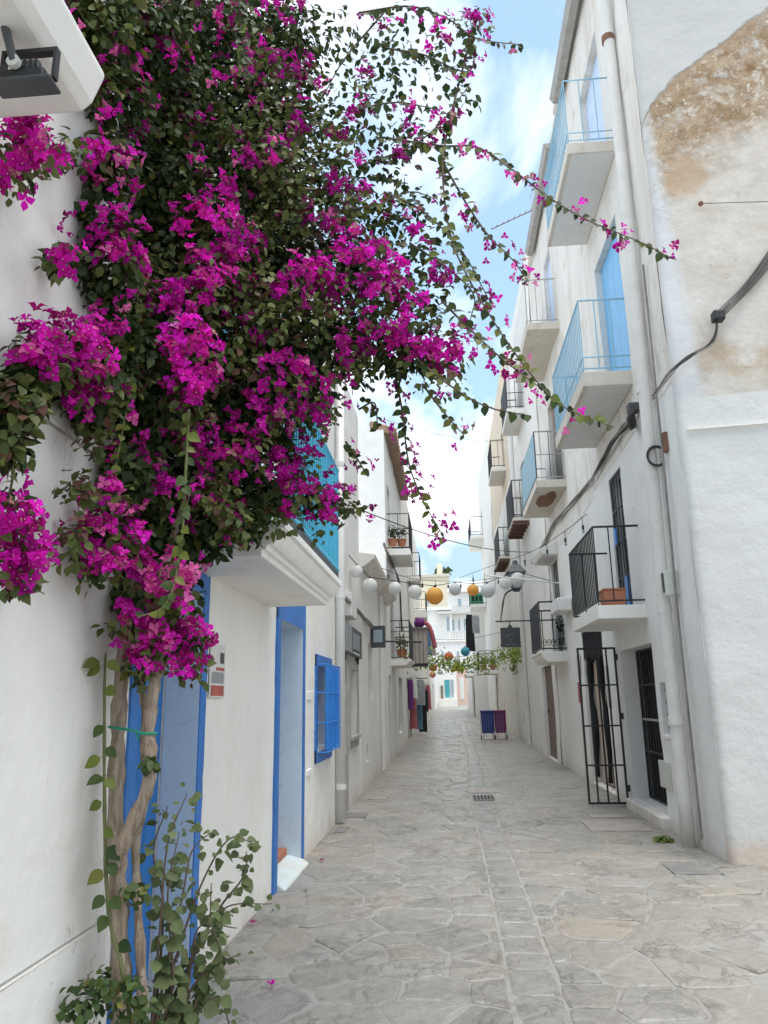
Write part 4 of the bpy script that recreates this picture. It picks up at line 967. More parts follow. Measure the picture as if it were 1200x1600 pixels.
def far_rail(parent, x0, x1, y, z, n=9):
    r_ = obj('terrace_rail', MB().bar((x0, y, z + .95), (x1, y, z + .95), .035, 5).bar((x0, y, z + .1), (x1, y, z + .1), .03, 5), 'grey_steel', parent)
    for i in range(n): link('railing_bar', bar_mesh(.85, .025, 5), 'grey_steel', r_, loc=(x0 + (x1 - x0) * i / (n - 1), y, z + .1))
far_objs = {o.name: o for o in COL.objects}
tz = P(700, 1000, 92)[2]; far_rail(far_objs['white_terrace'], P(706, 1000, 92)[0], P(750, 1000, 92)[0], 92.2, tz, 12)
obj('parapet', MB().box(P(660, 1000, 92)[0], P(775, 1000, 92)[0], 91.8, 92.0, tz - .25, tz + .12), 'plaster_warm', far_objs['white_terrace'], bevel=.03)
tz = P(700, 950, 104)[2]; obj('parapet', MB().box(P(655, 1000, 104)[0], P(708, 1000, 104)[0], 103.7, 104.05, tz - .3, tz + .15), 'plaster_warm', far_objs['white_block'], bevel=.03)
obj('canopy', MB().extr([(103.99, tz - .35), (102.6, tz - .9), (102.6, tz - 1.0), (103.99, tz - .6)], 'x', P(684, 955, 104)[0], P(705, 955, 104)[0]), 'gutter_metal', far_objs['white_block'])
for zc_ in (P(720, 925, 108)[2], P(720, 958, 108)[2]):
    obj('ledge', MB().box(P(702, 1000, 108)[0], P(765, 1000, 108)[0], 107.2, 107.99, zc_ - .15, zc_), 'slab_edge', far_objs['balcony_block'], bevel=.02)
far_rail(far_objs['balcony_block'], P(706, 1000, 108)[0], P(745, 1000, 108)[0], 107.4, P(720, 958, 108)[2], 14)
tz = P(680, 899, 122)[2]; obj('parapet', MB().box(P(640, 1000, 122)[0], P(707, 1000, 122)[0], 121.7, 122.1, tz - .3, tz + .2), 'slab_edge', far_objs['cream_tower'], bevel=.03)
for (px0, px1, py0, py1) in ((664, 667, 1066, 1094), (672, 675, 1064, 1092)): pass
kz = gz(80)
for (px_, mt) in ((691.5, 'grey_wood'),):
    obj('side_door', MB().box(P(688.5, 1080, 80)[0], P(692.5, 1080, 80)[0], 79.9, 79.99, kz, kz + 2.1), mt, far_objs['end_kiosk'])
obj('plinth', MB().box(P(685, 1100, 80)[0], P(714, 1100, 80)[0], 79.3, 79.95, kz - .2, P(700, 1092, 80)[2]), 'plaster_warm', far_objs['end_kiosk'], bevel=.03)

# ------------------------------------------------------------------ foliage tools
def fast_mesh(name, V, Fc, Cc, mat):
    me = bpy.data.meshes.new(name); nv, nf = len(V), len(Fc)
    me.vertices.add(nv); me.vertices.foreach_set('co', V.astype(np.float32).ravel())
    me.loops.add(nf * 3); me.loops.foreach_set('vertex_index', Fc.astype(np.int32).ravel())
    me.polygons.add(nf); me.polygons.foreach_set('loop_start', np.arange(0, nf * 3, 3, dtype=np.int32))
    me.update(calc_edges=True); me.validate()
    a = me.color_attributes.new('Col', 'FLOAT_COLOR', 'POINT'); c4 = np.ones((nv, 4), np.float32); c4[:, :3] = Cc; a.data.foreach_set('color', c4.ravel())
    me.polygons.foreach_set('use_smooth', [True] * nf); me.materials.append(MATS[mat]); return me
def frames(Nn, T):                             # rotation matrices with z=normal, y~tangent
    Nn = Nn / np.linalg.norm(Nn, axis=1, keepdims=True); T = T - Nn * (T * Nn).sum(1, keepdims=True)
    T /= np.maximum(np.linalg.norm(T, axis=1, keepdims=True), 1e-6); X = np.cross(T, Nn); return np.stack([X, T, Nn], 2)
LEAF_V = np.array([(0, 0, 0), (-.34, .30, .07), (-.30, .62, .06), (0, 1.0, -.10), (.30, .62, .06), (.34, .30, .07), (0, .5, -.02)])
LEAF_F = np.array([(0, 6, 1), (1, 6, 2), (2, 6, 3), (3, 6, 4), (4, 6, 5), (5, 6, 0)])
_t = [0, .12, .28, .46, .64, .82, 1.0]; _w = [.05, .27, .37, .37, .29, .15, 0.0]
LEAFH_V = np.array([(0, y_, -.10 * y_ * y_ + .02) for y_ in _t] + [(-w_, y_, -.10 * y_ * y_ + .02 + .24 * w_) for y_, w_ in list(zip(_t, _w))[:-1]] + [(w_, y_, -.10 * y_ * y_ + .02 + .24 * w_) for y_, w_ in list(zip(_t, _w))[:-1]] + [(-.012, 0, .02), (.012, 0, .02), (-.010, -.22, .06), (.010, -.22, .06)])
LEAFH_F = np.array([f for i in range(5) for f in ((i, i + 1, 7 + i + 1), (i, 7 + i + 1, 7 + i), (i, 13 + i, 13 + i + 1), (i, 13 + i + 1, i + 1))] + [(5, 6, 12), (5, 18, 6), (19, 20, 22), (19, 22, 21)])
LEAF4_V = np.array([(0, 0, 0), (-.34, .42, .07), (0, 1.0, -.06), (.34, .42, .07)]); LEAF4_F = np.array([(0, 2, 1), (0, 3, 2)])
def _bracts():
    V = []; Fc = []; C = []
    for k_ in range(3):
        a = k_ * 2 * math.pi / 3; ca, sa = math.cos(a), math.sin(a); base = len(V)
        for (r_, t_, z_) in ((.02, 0, 0), (.30, 0, .26), (.62, 0, .40), (1.0, 0, .36), (.20, -.26, .32), (.46, -.37, .54), (.78, -.16, .44), (.20, .26, .32), (.46, .37, .54), (.78, .16, .44)):
            V.append((r_ * ca - t_ * sa, r_ * sa + t_ * ca, z_)); C.append(0)
        Fc += [tuple(base + q for q in f) for f in ((0, 1, 4), (4, 1, 5), (1, 2, 5), (5, 2, 6), (2, 3, 6), (0, 7, 1), (7, 8, 1), (1, 8, 2), (8, 9, 2), (2, 9, 3))]
    base = len(V)
    for (x, y, z) in ((.09, 0, .5), (-.05, .08, .5), (-.05, -.08, .5)): V.append((x, y, z)); C.append(1)
    Fc.append((base, base + 1, base + 2)); return np.array(V), np.array(Fc), np.array(C)
BR_V, BR_F, BR_C = _bracts()
def scatter(TV, TF, pos, rot, sc, col, cmask=None, white=None):
    n, k_ = len(pos), len(TV)
    TV = TV[None] * (1 + RNG.normal(size=(n, 1, 3)) * np.array([.10, .10, .28]))      # no two alike
    V = np.einsum('nij,nkj->nki', rot, TV) * sc[:, None, None] + pos[:, None, :]
    Fc = (TF[None] + (np.arange(n) * k_)[:, None, None]).reshape(-1, 3)
    C = np.repeat(col[:, None, :], k_, 1)
    if cmask is not None: C[:, cmask == 1] = white
    return V.reshape(-1, 3), Fc, C.reshape(-1, 3)
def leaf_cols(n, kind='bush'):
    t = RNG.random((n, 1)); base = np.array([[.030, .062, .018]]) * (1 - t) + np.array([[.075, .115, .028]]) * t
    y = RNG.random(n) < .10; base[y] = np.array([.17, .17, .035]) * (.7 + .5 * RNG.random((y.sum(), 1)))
    if kind == 'shrub': base = np.array([[.085, .125, .045]]) * (1 - t) + np.array([[.21, .25, .11]]) * t
    if kind == 'olive':
        base = np.array([[.07, .105, .03]]) * (1 - t) + np.array([[.18, .21, .06]]) * t
        y = RNG.random(n) < .14; base[y] = np.array([.15, .07, .05]) * (.6 + .6 * RNG.random((y.sum(), 1)))
    if kind == 'fresh': base = np.array([[.09, .14, .02]]) * (1 - t) + np.array([[.18, .22, .045]]) * t
    return base * (.8 + .4 * RNG.random((n, 1)))
def bract_cols(n, bright=1.0, pinkish=0.0):
    t = RNG.random((n, 1)) ** 1.2; c = np.array([[.44, .004, .27]]) * (1 - t) + np.array([[.90, .020, .62]]) * t
    d = RNG.random(n) < .25; c[d] = np.array([.42, .010, .20]) * (.7 + .6 * RNG.random((d.sum(), 1)))
    p = RNG.random(n) < pinkish + .05; c[p] = np.array([.78, .16, .44])
    o_ = RNG.random(n) < .025; c[o_] = np.array([.46, .26, .22])
    return np.clip(c * bright * (.72 + .56 * RNG.random((n, 1))), 0, .93)
def randn(n): return RNG.normal(size=(n, 3))
def unit(v): return v / np.maximum(np.linalg.norm(v, axis=1, keepdims=True), 1e-6)

# ------------------------------------------------------------------ bougainvillea
BO = thing('bougainvillea', (-1.35, 3.2, 0), 'huge magenta bougainvillea climbing over the first blue door and leaning across the lane', 'climber')
def wall_depth(px, py, gap=0.06):              # distance up the lane at which the sight line meets the wall
    d = ray(px, py)
    return 99 if d[0] >= -1e-3 else (XN + gap) * d[1] / d[0]
def bp(px, py, y, gap=0.06): return at_y(px, py, min(y, wall_depth(px, py, gap)))
def r_at(p, rpx): return rpx * float(np.linalg.norm(p - CAM)) / FOC * 0.93
mass = [(150, 40, 70, 3.2, 1), (220, 40, 80, 3.3, 1), (300, 50, 95, 3.5, 1.1), (390, 60, 105, 3.6, 1.1), (460, 60, 70, 3.7, .9), (530, 50, 50, 3.8, .5),
        (180, 150, 60, 3.2, 1), (255, 160, 90, 3.4, 1.2), (350, 170, 110, 3.5, 1.2), (440, 170, 85, 3.6, 1.05), (525, 180, 60, 3.7, .6),
        (170, 260, 55, 3.2, 1), (240, 280, 90, 3.35, 1.2), (340, 290, 110, 3.45, 1.2), (440, 290, 95, 3.55, 1.2), (520, 290, 60, 3.7, .72),
        (160, 350, 45, 3.2, 1), (165, 430, 55, 3.2, 1), (250, 400, 90, 3.3, 1.2), (350, 410, 105, 3.4, 1.2), (450, 410, 105, 3.5, 1.2), (550, 415, 72, 3.6, .95), (620, 450, 48, 3.6, .7),
        (95, 405, 26, 3.0, .8), (60, 565, 45, 2.8, .8), (120, 570, 65, 3.0, 1), (190, 540, 75, 3.15, 1.2), (270, 530, 90, 3.2, 1.2), (360, 540, 100, 3.4, 1.2), (450, 540, 95, 3.5, 1.2), (550, 530, 80, 3.6, 1), (625, 550, 50, 3.6, .8), (680, 560, 36, 3.6, .7),
        (140, 640, 40, 3.1, .9), (220, 640, 80, 3.2, 1.2), (310, 640, 95, 3.3, 1.2), (400, 640, 90, 3.45, 1.2), (480, 620, 60, 3.6, 1), (430, 690, 40, 3.6, .8),
        (195, 740, 65, 3.15, 1.1), (280, 745, 90, 3.25, 1.2), (365, 745, 80, 3.4, 1.2), (425, 775, 50, 3.6, 1), (495, 782, 30, 3.7, .8), (390, 815, 40, 3.5, .8),
        (160, 850, 55, 3.05, 1), (235, 845, 75, 3.15, 1.2), (310, 835, 55, 3.3, 1.1), (350, 800, 55, 3.4, 1),
        (210, 930, 50, 3.1, 1), (270, 930, 50, 3.2, 1), (230, 1000, 50, 3.1, 1), (290, 1000, 38, 3.25, .8), (215, 1045, 30, 3.1, .7),
        (35, 240, 48, 2.55, .5), (100, 235, 38, 2.9, .6), (20, 620, 50, 2.5, .8), (10, 700, 32, 2.45, .8), (20, 800, 38, 2.45, .5), (25, 880, 38, 2.45, .4),
        (590, 90, 60, 3.7, .38), (640, 40, 50, 3.7, .3), (700, 60, 45, 3.7, .30), (640, 130, 50, 3.6, .3), (590, 190, 60, 3.6, .45), (650, 220, 40, 3.6, .3), (590, 270, 55, 3.6, .5), (640, 320, 45, 3.6, .4), (600, 350, 55, 3.6, .6), (690, 110, 40, 3.6, .3), (660, 400, 40, 3.6, .5), (720, 160, 35, 3.6, .25), (560, 600, 30, 3.7, .5), (735, 40, 30, 3.6, .3), (670, 470, 40, 3.6, .7)]
LP, LN, LT, LS = [], [], [], []
for (px, py, rp, yd, dens) in mass:
    c = bp(px, py, yd + (.28 if dens >= .9 and px > 120 else 0), 0.09); rw = r_at(c, rp) * (.84 if px > 380 else .92); n = int(rp * rp * 0.125 * (dens if dens > .75 else dens * .34)) + 4
    u = unit(randn(n)); rad = RNG.random((n, 1)) ** 0.45 * (0.8 + .45 * RNG.random((n, 1)))
    sq = np.array([[1, .8, 1.0]]); p = c + u * rad * rw * sq
    p[:, 0] = np.maximum(p[:, 0], XN + .02 + .05 * RNG.random(n)); LP.append(p)
    LN.append(unit(u * .55 + np.array([[0, -.35, .55]]) + randn(n) * .55)); LT.append(unit(u * .6 + np.array([[0, 0, -.75]]) + randn(n) * .45)); LS.append(.034 + .026 * RNG.random(n))
LP, LN, LT, LS = map(np.concatenate, (LP, LN, LT, LS))
# flower clumps: px, py, radius px, distance, fullness, brightness, pink share
clumps = [(40, 215, 40, 2.5, 1.2, 1.1, 0), (25, 260, 36, 2.5, 1.2, 1.1, 0), (85, 235, 26, 2.8, .8, 1, 0), (215, 158, 26, 3.1, 1, .9, 0), (160, 235, 34, 3.0, .7, 1, 0), (185, 262, 26, 3.0, 1, 1.1, 0), (300, 20, 34, 3.3, .6, .8, 0), (290, 110, 36, 3.2, .5, .7, 0), (370, 30, 30, 3.4, .5, .7, 0), (300, 215, 30, 3.2, .6, .75, 0), (390, 255, 36, 3.2, .9, 1.0, .1), (335, 300, 34, 3.15, 1, 1.1, 0), (325, 345, 46, 3.1, 1.3, 1.2, 0), (365, 370, 34, 3.1, .9, 1.0, 0), (175, 385, 46, 3.0, 1.1, 1.15, .05), (205, 415, 34, 3.0, 1, 1.1, .05), (92, 408, 22, 2.9, 1.0, .9, 0), (310, 440, 50, 3.0, 1.2, 1.15, .1), (350, 430, 34, 3.1, 1, 1, 0), (255, 480, 34, 3.0, 1, 1.1, 0), (290, 555, 50, 2.95, 1.8, 1.25, 0), (300, 600, 40, 2.95, 1.4, 1.2, 0), (60, 555, 42, 2.75, 1.1, 1.0, .05), (110, 560, 52, 2.9, 1.2, .95, .05), (140, 610, 40, 2.95, 1, 1.0, 0), (150, 530, 36, 3.0, .9, .9, 0), (440, 445, 40, 3.2, .9, .9, 0), (500, 430, 46, 3.3, 1.1, 1.0, 0), (560, 395, 44, 3.4, 1.2, 1.15, 0), (585, 440, 44, 3.4, 1.3, 1.15, 0), (540, 470, 40, 3.4, .9, 1, 0), (630, 460, 40, 3.45, 1, 1.1, 0), (610, 510, 40, 3.4, 1.0, 1.1, 0), (650, 560, 40, 3.45, 1.2, 1.1, 0), (700, 545, 38, 3.5, 1.2, 1.1, 0), (695, 590, 28, 3.5, .9, 1, 0), (540, 545, 40, 3.4, .9, .95, 0), (470, 590, 44, 3.3, 1.0, .95, 0), (410, 575, 34, 3.2, .8, .9, 0), (500, 640, 36, 3.45, 1.0, 1.0, 0), (430, 640, 36, 3.3, .9, .9, 0), (385, 690, 34, 3.2, .9, .9, 0), (350, 720, 34, 3.2, .8, .85, 0), (440, 725, 34, 3.5, 1, 1, 0), (480, 730, 34, 3.55, 1.1, 1.0, 0), (515, 765, 26, 3.6, 1, 1.0, 0), (460, 765, 36, 3.5, 1, 1, 0), (500, 810, 26, 3.6, .9, 1, 0), (300, 690, 26, 3.1, .7, .8, 0), (225, 720, 28, 3.05, .8, .85, 0), (260, 770, 28, 3.1, .8, .8, 0), (330, 770, 30, 3.2, .7, .8, 0), (170, 770, 30, 2.9, 1.1, 1.1, .35), (165, 850, 40, 2.85, 1.4, 1.2, .15), (200, 835, 30, 2.9, 1.2, 1.2, .1), (150, 880, 30, 2.9, 1.0, 1.1, .1), (210, 890, 26, 2.95, 1, .9, 0), (270, 900, 32, 2.95, 1.3, 1.1, .6), (275, 945, 28, 3.0, 1.2, 1.1, .5), (240, 920, 26, 2.95, 1, 1, .4), (190, 970, 28, 3.0, .9, .9, 0), (245, 985, 30, 3.0, 1, 1, .3), (290, 990, 34, 3.1, 1, .9, 0), (235, 1025, 34, 3.0, 1, .9, .1), (300, 1035, 30, 3.15, 1, .95, 0), (20, 810, 34, 2.4, 1.3, 1.1, 0), (30, 860, 34, 2.4, 1.2, 1.0, 0), (20, 900, 30, 2.4, 1.0, 1.0, 0), (480, 200, 36, 3.4, .6, .75, 0), (430, 100, 34, 3.4, .5, .7, 0), (470, 120, 30, 3.4, .6, .75, 0), (540, 200, 34, 3.5, .6, .8, 0), (530, 280, 36, 3.5, .7, .8, 0), (560, 300, 30, 3.5, .6, .8, 0), (450, 330, 30, 3.3, .5, .8, .2), (520, 345, 36, 3.4, .8, .85, .2), (620, 250, 24, 3.5, .5, .8, 0), (600, 60, 26, 3.6, .4, .8, 0), (640, 200, 28, 3.5, .5, .8, 0), (590, 330, 30, 3.5, .6, .9, 0), (650, 360, 26, 3.5, .6, .9, 0), (680, 430, 28, 3.5, .8, 1, 0), (400, 470, 30, 3.2, .6, .8, 0), (380, 520, 30, 3.2, .6, .8, 0), (740, 35, 24, 3.5, .5, .9, 0), (680, 70, 24, 3.5, .4, .9, 0), (560, 130, 30, 3.6, .4, .8, 0), (400, 60, 26, 3.4, .4, .7, 0), (240, 60, 30, 3.2, .3, .7, 0)]
FP, FN, FS, FC = [], [], [], []
SPR = []                                        # leafy sprays that carry the blooms forward of the dark inner mass
def spray(px, py, rp, yd, dens=1.0, stretch=1.0):
    c = bp(px, py, yd + .05, 0.14); rw = r_at(c, rp); n = int(rp * rp * .07 * dens) + 5
    u = unit(randn(n) + np.array([[.1, -.3, .15]])); p = c + u * RNG.random((n, 1)) ** .5 * rw * np.array([[1.2, 1.0, 1.2 * stretch]])
    p[:, 0] = np.maximum(p[:, 0], XN + .03)
    SPR.append((p, unit(u * .4 + np.array([[0, -.4, .6]]) + randn(n) * .5), unit(u * .5 + np.array([[.1, 0, -.8]]) + randn(n) * .45), .028 + .027 * RNG.random(n)))
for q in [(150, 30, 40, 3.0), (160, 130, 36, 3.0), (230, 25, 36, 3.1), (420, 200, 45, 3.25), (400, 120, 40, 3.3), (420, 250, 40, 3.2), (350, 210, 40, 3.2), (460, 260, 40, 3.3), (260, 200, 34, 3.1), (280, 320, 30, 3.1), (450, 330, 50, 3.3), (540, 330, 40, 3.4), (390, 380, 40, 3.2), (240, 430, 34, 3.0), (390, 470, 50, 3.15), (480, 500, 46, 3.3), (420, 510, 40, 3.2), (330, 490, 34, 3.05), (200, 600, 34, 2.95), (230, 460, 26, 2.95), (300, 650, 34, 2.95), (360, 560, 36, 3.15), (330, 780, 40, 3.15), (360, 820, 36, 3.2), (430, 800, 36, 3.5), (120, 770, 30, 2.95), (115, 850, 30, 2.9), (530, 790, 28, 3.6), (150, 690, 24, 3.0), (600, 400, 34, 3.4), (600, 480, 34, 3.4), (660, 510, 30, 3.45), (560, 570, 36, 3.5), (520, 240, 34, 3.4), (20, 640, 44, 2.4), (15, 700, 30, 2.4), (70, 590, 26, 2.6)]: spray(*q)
for (px, py, rp, yd, full, br, pk) in clumps:
    spray(px, py + rp * .3, rp, yd, .55)
for (px, py, rp, yd, full, br, pk) in clumps:
    c = bp(px, py, yd, 0.16); rw = r_at(c, rp); nk = max(3, int(rp * rp * .0085 * full)); ku = unit(randn(nk) + np.array([[.2, -.5, .2]])); kc = c + ku * (RNG.random((nk, 1)) ** .55) * rw * 1.18 * np.array([[1.05, .8, 1.05]])
    rep = RNG.integers(2, 8, nk); n = int(rep.sum()); u = np.repeat(ku, rep, 0); p = np.repeat(kc, rep, 0) + RNG.normal(size=(n, 3)) * .017
    p[:, 0] = np.maximum(p[:, 0], XN + .04)
    FP.append(p); FN.append(unit(u + np.array([[.15, -.5, .25]]) + randn(n) * .5)); FS.append(.022 + .015 * RNG.random(n)); FC.append(bract_cols(n, br * RNG.uniform(.8, 1.15), pk))
for (px, py, rp, yd, dens) in mass:
    if px < 120 or dens < .75: continue
    c = bp(px, py, yd, 0.16); rw = r_at(c, rp) * .85
    for j in range(int(1 + rp / (11 if py < 360 else 26))):
        u0 = unit(randn(1) + np.array([[.2, -.6, 0]]))[0]; m_ = int(RNG.integers(2, 7)); q = c + u0 * rw * RNG.uniform(.85, 1.1)
        q[0] = max(q[0], XN + .05)
        FP.append(q + RNG.normal(size=(m_, 3)) * .02); FN.append(unit(u0[None] + randn(m_) * .5)); FS.append(.020 + .013 * RNG.random(m_)); FC.append(bract_cols(m_, .85, .12))
# trailing shoots: control points in the picture with their distance
shoots = [([(600, 215), (690, 228), (745, 230), (800, 265), (860, 310), (920, 345), (1000, 378), (1052, 405)], 3.5, 3.1, .35, .7), ([(735, 60), (700, 200), (692, 260), (697, 330), (715, 400), (770, 500), (830, 585), (880, 635), (960, 668)], 3.5, 3.0, .30, 1.0),
          ([(690, 250), (730, 320), (765, 370), (800, 405), (826, 440)], 3.5, 3.3, .9, .9), ([(612, 560), (628, 640), (638, 720), (660, 780), (695, 842)], 3.7, 3.5, .7, .8), ([(560, 20), (640, 10), (700, 30), (745, 60), (815, 70)], 3.6, 3.4, .35, 1.0),
          ([(600, 75), (660, 85), (735, 110), (735, 20)], 3.6, 3.5, .3, 1.2), ([(690, 470), (740, 520), (790, 565), (850, 610)], 3.5, 3.2, .6, 1.0), ([(650, 560), (700, 600), (760, 635), (830, 650)], 3.4, 3.2, .3, 1.0), ([(660, 600), (690, 640), (725, 680)], 3.5, 3.4, .7, .9),
          ([(540, 690), (560, 720), (575, 745)], 3.7, 3.7, .5, 1), ([(500, 790), (545, 795), (580, 790)], 3.6, 3.6, .1, 1.5), ([(215, 420), (210, 560), (190, 680), (170, 780)], 2.9, 2.75, .25, 1.4), ([(295, 640), (290, 740), (283, 850), (262, 940), (215, 965)], 2.9, 2.75, .15, .7), ([(370, -20), (378, 50), (385, 120)], 3.1, 3.05, .05, 2.4),
          ([(30, 560), (15, 640), (20, 740), (12, 800), (40, 880)], 2.5, 2.35, .5, 1.2), ([(560, 640), (585, 630), (590, 670)], 3.7, 3.7, .5, 1.2), ([(600, 20), (540, 90), (505, 150)], 3.4, 3.5, .05, .5), ([(640, 380), (700, 420), (740, 460), (735, 500)], 3.5, 3.4, .6, 1), ([(600, 300), (660, 330), (720, 390), (765, 470)], 3.5, 3.4, .5, 1), ([(560, 260), (640, 230), (690, 190), (735, 130)], 3.5, 3.4, .3, 1.2), ([(520, 330), (590, 320), (640, 300), (680, 310)], 3.4, 3.4, .4, 1), ([(560, 170), (620, 160), (680, 170)], 3.5, 3.5, .3, 1.2)]
stemb = MB()
BIG = []                                        # the leaves that can be told apart: (pos, normal, tangent, size, colour)
for (pts, ya, yb, fl_, ld) in shoots:
    n = len(pts); P3 = [bp(px, py, ya + (yb - ya) * i / (n - 1)) for i, (px, py) in enumerate(pts)]
    sp = smooth_path(P3, 8); L = [0]
    for i in range(1, len(sp)): L.append(L[-1] + (sp[i] - sp[i - 1]).length)
    st = obj('shoot', MB().tube(sp, [.0065 * (1 - .65 * i / len(sp)) for i in range(len(sp))], 5), 'twig' if ya > 3 else 'green_stem', BO)
    s_ = 0.02; side = 1
    while s_ < L[-1]:
        i = max(j for j in range(len(L)) if L[j] <= s_); i = min(i, len(sp) - 2)
        t = (s_ - L[i]) / max(1e-6, L[i + 1] - L[i]); p = sp[i].lerp(sp[i + 1], t); tg = (sp[i + 1] - sp[i]).normalized()
        if tg.z > .2: tg = -tg
        sd = tg.cross(Vector((0, -1, .2))).normalized() * side; side = -side
        q = np.array(p); frac = s_ / L[-1]
        if RNG.random() < .55 * fl_ * (.4 + .8 * frac):
            m_ = int(RNG.integers(2, 6)); FP.append(q + np.array(sd) * .03 + RNG.normal(size=(m_, 3)) * .022); FN.append(unit(np.array(sd)[None] + np.array([[0, -.5, 0]]) + randn(m_) * .6)); FS.append(.020 + .011 * RNG.random(m_)); FC.append(bract_cols(m_, .95, .1))
        sz = (.038 + .030 * RNG.random()) * (1 - .25 * frac)
        BIG.append((q, unit((np.array([0.1, -.95, .3]) + RNG.normal(size=3) * .4)[None])[0], unit((np.array(sd) * .6 + np.array([0, 0, -.8]) + RNG.normal(size=3) * .3)[None])[0], sz, leaf_cols(1, 'fresh' if (ld > 1.3 or RNG.random() < .35) else 'bush')[0]))
        s_ += RNG.uniform(.016, .036) / max(ld, .9)
FP, FN, FS, FC = map(np.concatenate, (FP, FN, FS, FC))
FT = unit(randn(len(FP)))
# the most prominent leaves and blooms become parts of their own, the rest is one mass each
def proto_leaf(name, TV, TF, cols, mat, cm=None, white=None):
    C = np.repeat(np.array([cols]), len(TV), 0)
    if cm is not None: C[cm == 1] = white
    me = fast_mesh(name, TV, TF, C, mat); me.polygons.foreach_set('use_smooth', [True] * len(me.polygons)); return me
BIG.sort(key=lambda b: -b[3] / np.linalg.norm(b[0] - CAM))
lv = [proto_leaf('leaf', LEAFH_V, LEAFH_F, leaf_cols(1, 'fresh' if i % 3 == 0 else 'bush')[0], 'leaf') for i in range(10)]
def place(name, me, parent, pos, rot, sc):
    o = bpy.data.objects.new(name, me); COL.objects.link(o); o.parent = parent
    M = Matrix([[*(rot[r] * sc), pos[r]] for r in range(3)] + [[0, 0, 0, 1]])
    o.matrix_parent_inverse = Matrix.Translation(-Vector(ORG.get(parent.name, (0, 0, 0)))); o.matrix_basis = M
    return o
for i, b in enumerate(BIG[:300]):
    place('leaf', lv[i % 10], BO, b[0], frames(b[1][None], b[2][None])[0], b[3])
b2 = BIG[300:]
if b2:
    LP = np.concatenate([LP, np.array([b[0] for b in b2])]); LN = np.concatenate([LN, np.array([b[1] for b in b2])]); LT = np.concatenate([LT, np.array([b[2] for b in b2])]); LS = np.concatenate([LS, np.array([b[3] for b in b2])])
SP = [np.concatenate([q[i] for q in SPR]) for i in range(4)]
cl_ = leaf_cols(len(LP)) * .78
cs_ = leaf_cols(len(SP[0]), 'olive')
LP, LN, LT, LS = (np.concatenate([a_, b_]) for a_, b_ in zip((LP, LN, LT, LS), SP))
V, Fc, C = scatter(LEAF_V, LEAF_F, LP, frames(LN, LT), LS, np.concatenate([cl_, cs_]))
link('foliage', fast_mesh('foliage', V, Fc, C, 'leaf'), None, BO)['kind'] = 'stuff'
front = np.argsort(np.linalg.norm(FP - CAM, axis=1))
single = set(front[:: max(1, len(front) // 900)][:300].tolist())
bl = [proto_leaf('bloom', BR_V, BR_F, bract_cols(1, 1.1, .1)[0], 'bract', BR_C, np.array([.8, .74, .5])) for i in range(8)]
rotF = frames(FN, FT)
for k_, i in enumerate(sorted(single)): place('bloom', bl[k_ % 8], BO, FP[i], rotF[i], FS[i] * 1.1)
keep = np.array([i not in single for i in range(len(FP))])
V, Fc, C = scatter(BR_V, BR_F, FP[keep], rotF[keep], FS[keep], FC[keep], BR_C, np.array([.8, .74, .5]))
link('blossoms', fast_mesh('blossoms', V, Fc, C, 'bract'), None, BO)['kind'] = 'stuff'
# trunks
def trunk(pts, radii, yd, mat='bark', name='trunk', wobble=.006, n=14):
    P3 = [at_y(px, py, y_) for (px, py), y_ in zip(pts, yd)]; sp = smooth_path(P3, 7)
    rr = np.interp(np.linspace(0, 1, len(sp)), np.linspace(0, 1, len(radii)), radii)
    mb = MB().tube(sp, [float(.76 * r_ * (1 + .13 * math.sin(i * 1.3) + .06 * math.sin(i * 3.1))) for i, r_ in enumerate(rr)], n)
    vs = []
    for v in mb.v:
        nn = mnoise.noise(Vector((v[0] * 40, v[1] * 40, v[2] * 5))); vs.append((v[0] + wobble * nn, v[1] + wobble * mnoise.noise(Vector((v[0] * 30 + 5, v[1] * 30, v[2] * 6))), v[2]))
    mb.v = vs; return obj(name, mb, mat, BO, smooth=True)
g = on_ground(192, 1640); yb_ = 3.15
trunk([(188, 1720), (190, 1600), (186, 1450), (180, 1300), (184, 1150), (192, 1040), (205, 900), (230, 760), (270, 600), (330, 420), (400, 250)], [.058, .052, .046, .044, .042, .040, .036, .03, .026, .022, .015], [3.0, 3.08, 3.12, 3.15, 3.16, 3.17, 3.2, 3.35, 3.5, 3.6, 3.7])
trunk([(190, 1400), (186, 1345), (205, 1290), (234, 1215), (234, 1140), (240, 1075), (248, 1030), (250, 920), (290, 780), (340, 640), (420, 480)], [.030, .038, .034, .030, .030, .032, .030, .026, .022, .02, .014], [3.08, 3.03, 3.0, 3.0, 3.05, 3.08, 3.1, 3.2, 3.4, 3.55, 3.7])
trunk([(226, 1640), (222, 1540), (216, 1420), (212, 1320), (226, 1255), (238, 1215), (226, 1175), (226, 1100), (216, 1050), (214, 960)], [.026, .026, .024, .024, .022, .020, .022, .020, .018, .015], [3.05, 3.1, 3.12, 3.12, 3.06, 3.05, 3.1, 3.14, 3.15, 3.16])
trunk([(205, 1600), (190, 1510), (172, 1440), (165, 1350), (163, 1200), (163, 1080), (165, 1020)], [.011, .011, .010, .010, .009, .008, .006], [2.98, 2.98, 3.0, 3.02, 3.05, 3.06, 3.08], 'green_stem', 'young_stem', .001, 8)
tq0, tq1 = at_y(170, 1136, 3.10), at_y(246, 1146, 3.03)
obj('tie', MB().tube(smooth_path([tuple(tq0), tuple(at_y(205, 1141, 3.05)), tuple(at_y(225, 1146, 3.02)), tuple(tq1)], 5), .006, 6).tube([tuple(at_y(212, 1140, 3.04)), tuple(at_y(216, 1157, 3.03)), tuple(at_y(222, 1143, 3.03))], .004, 5), 'green_tie', BO)
young = []
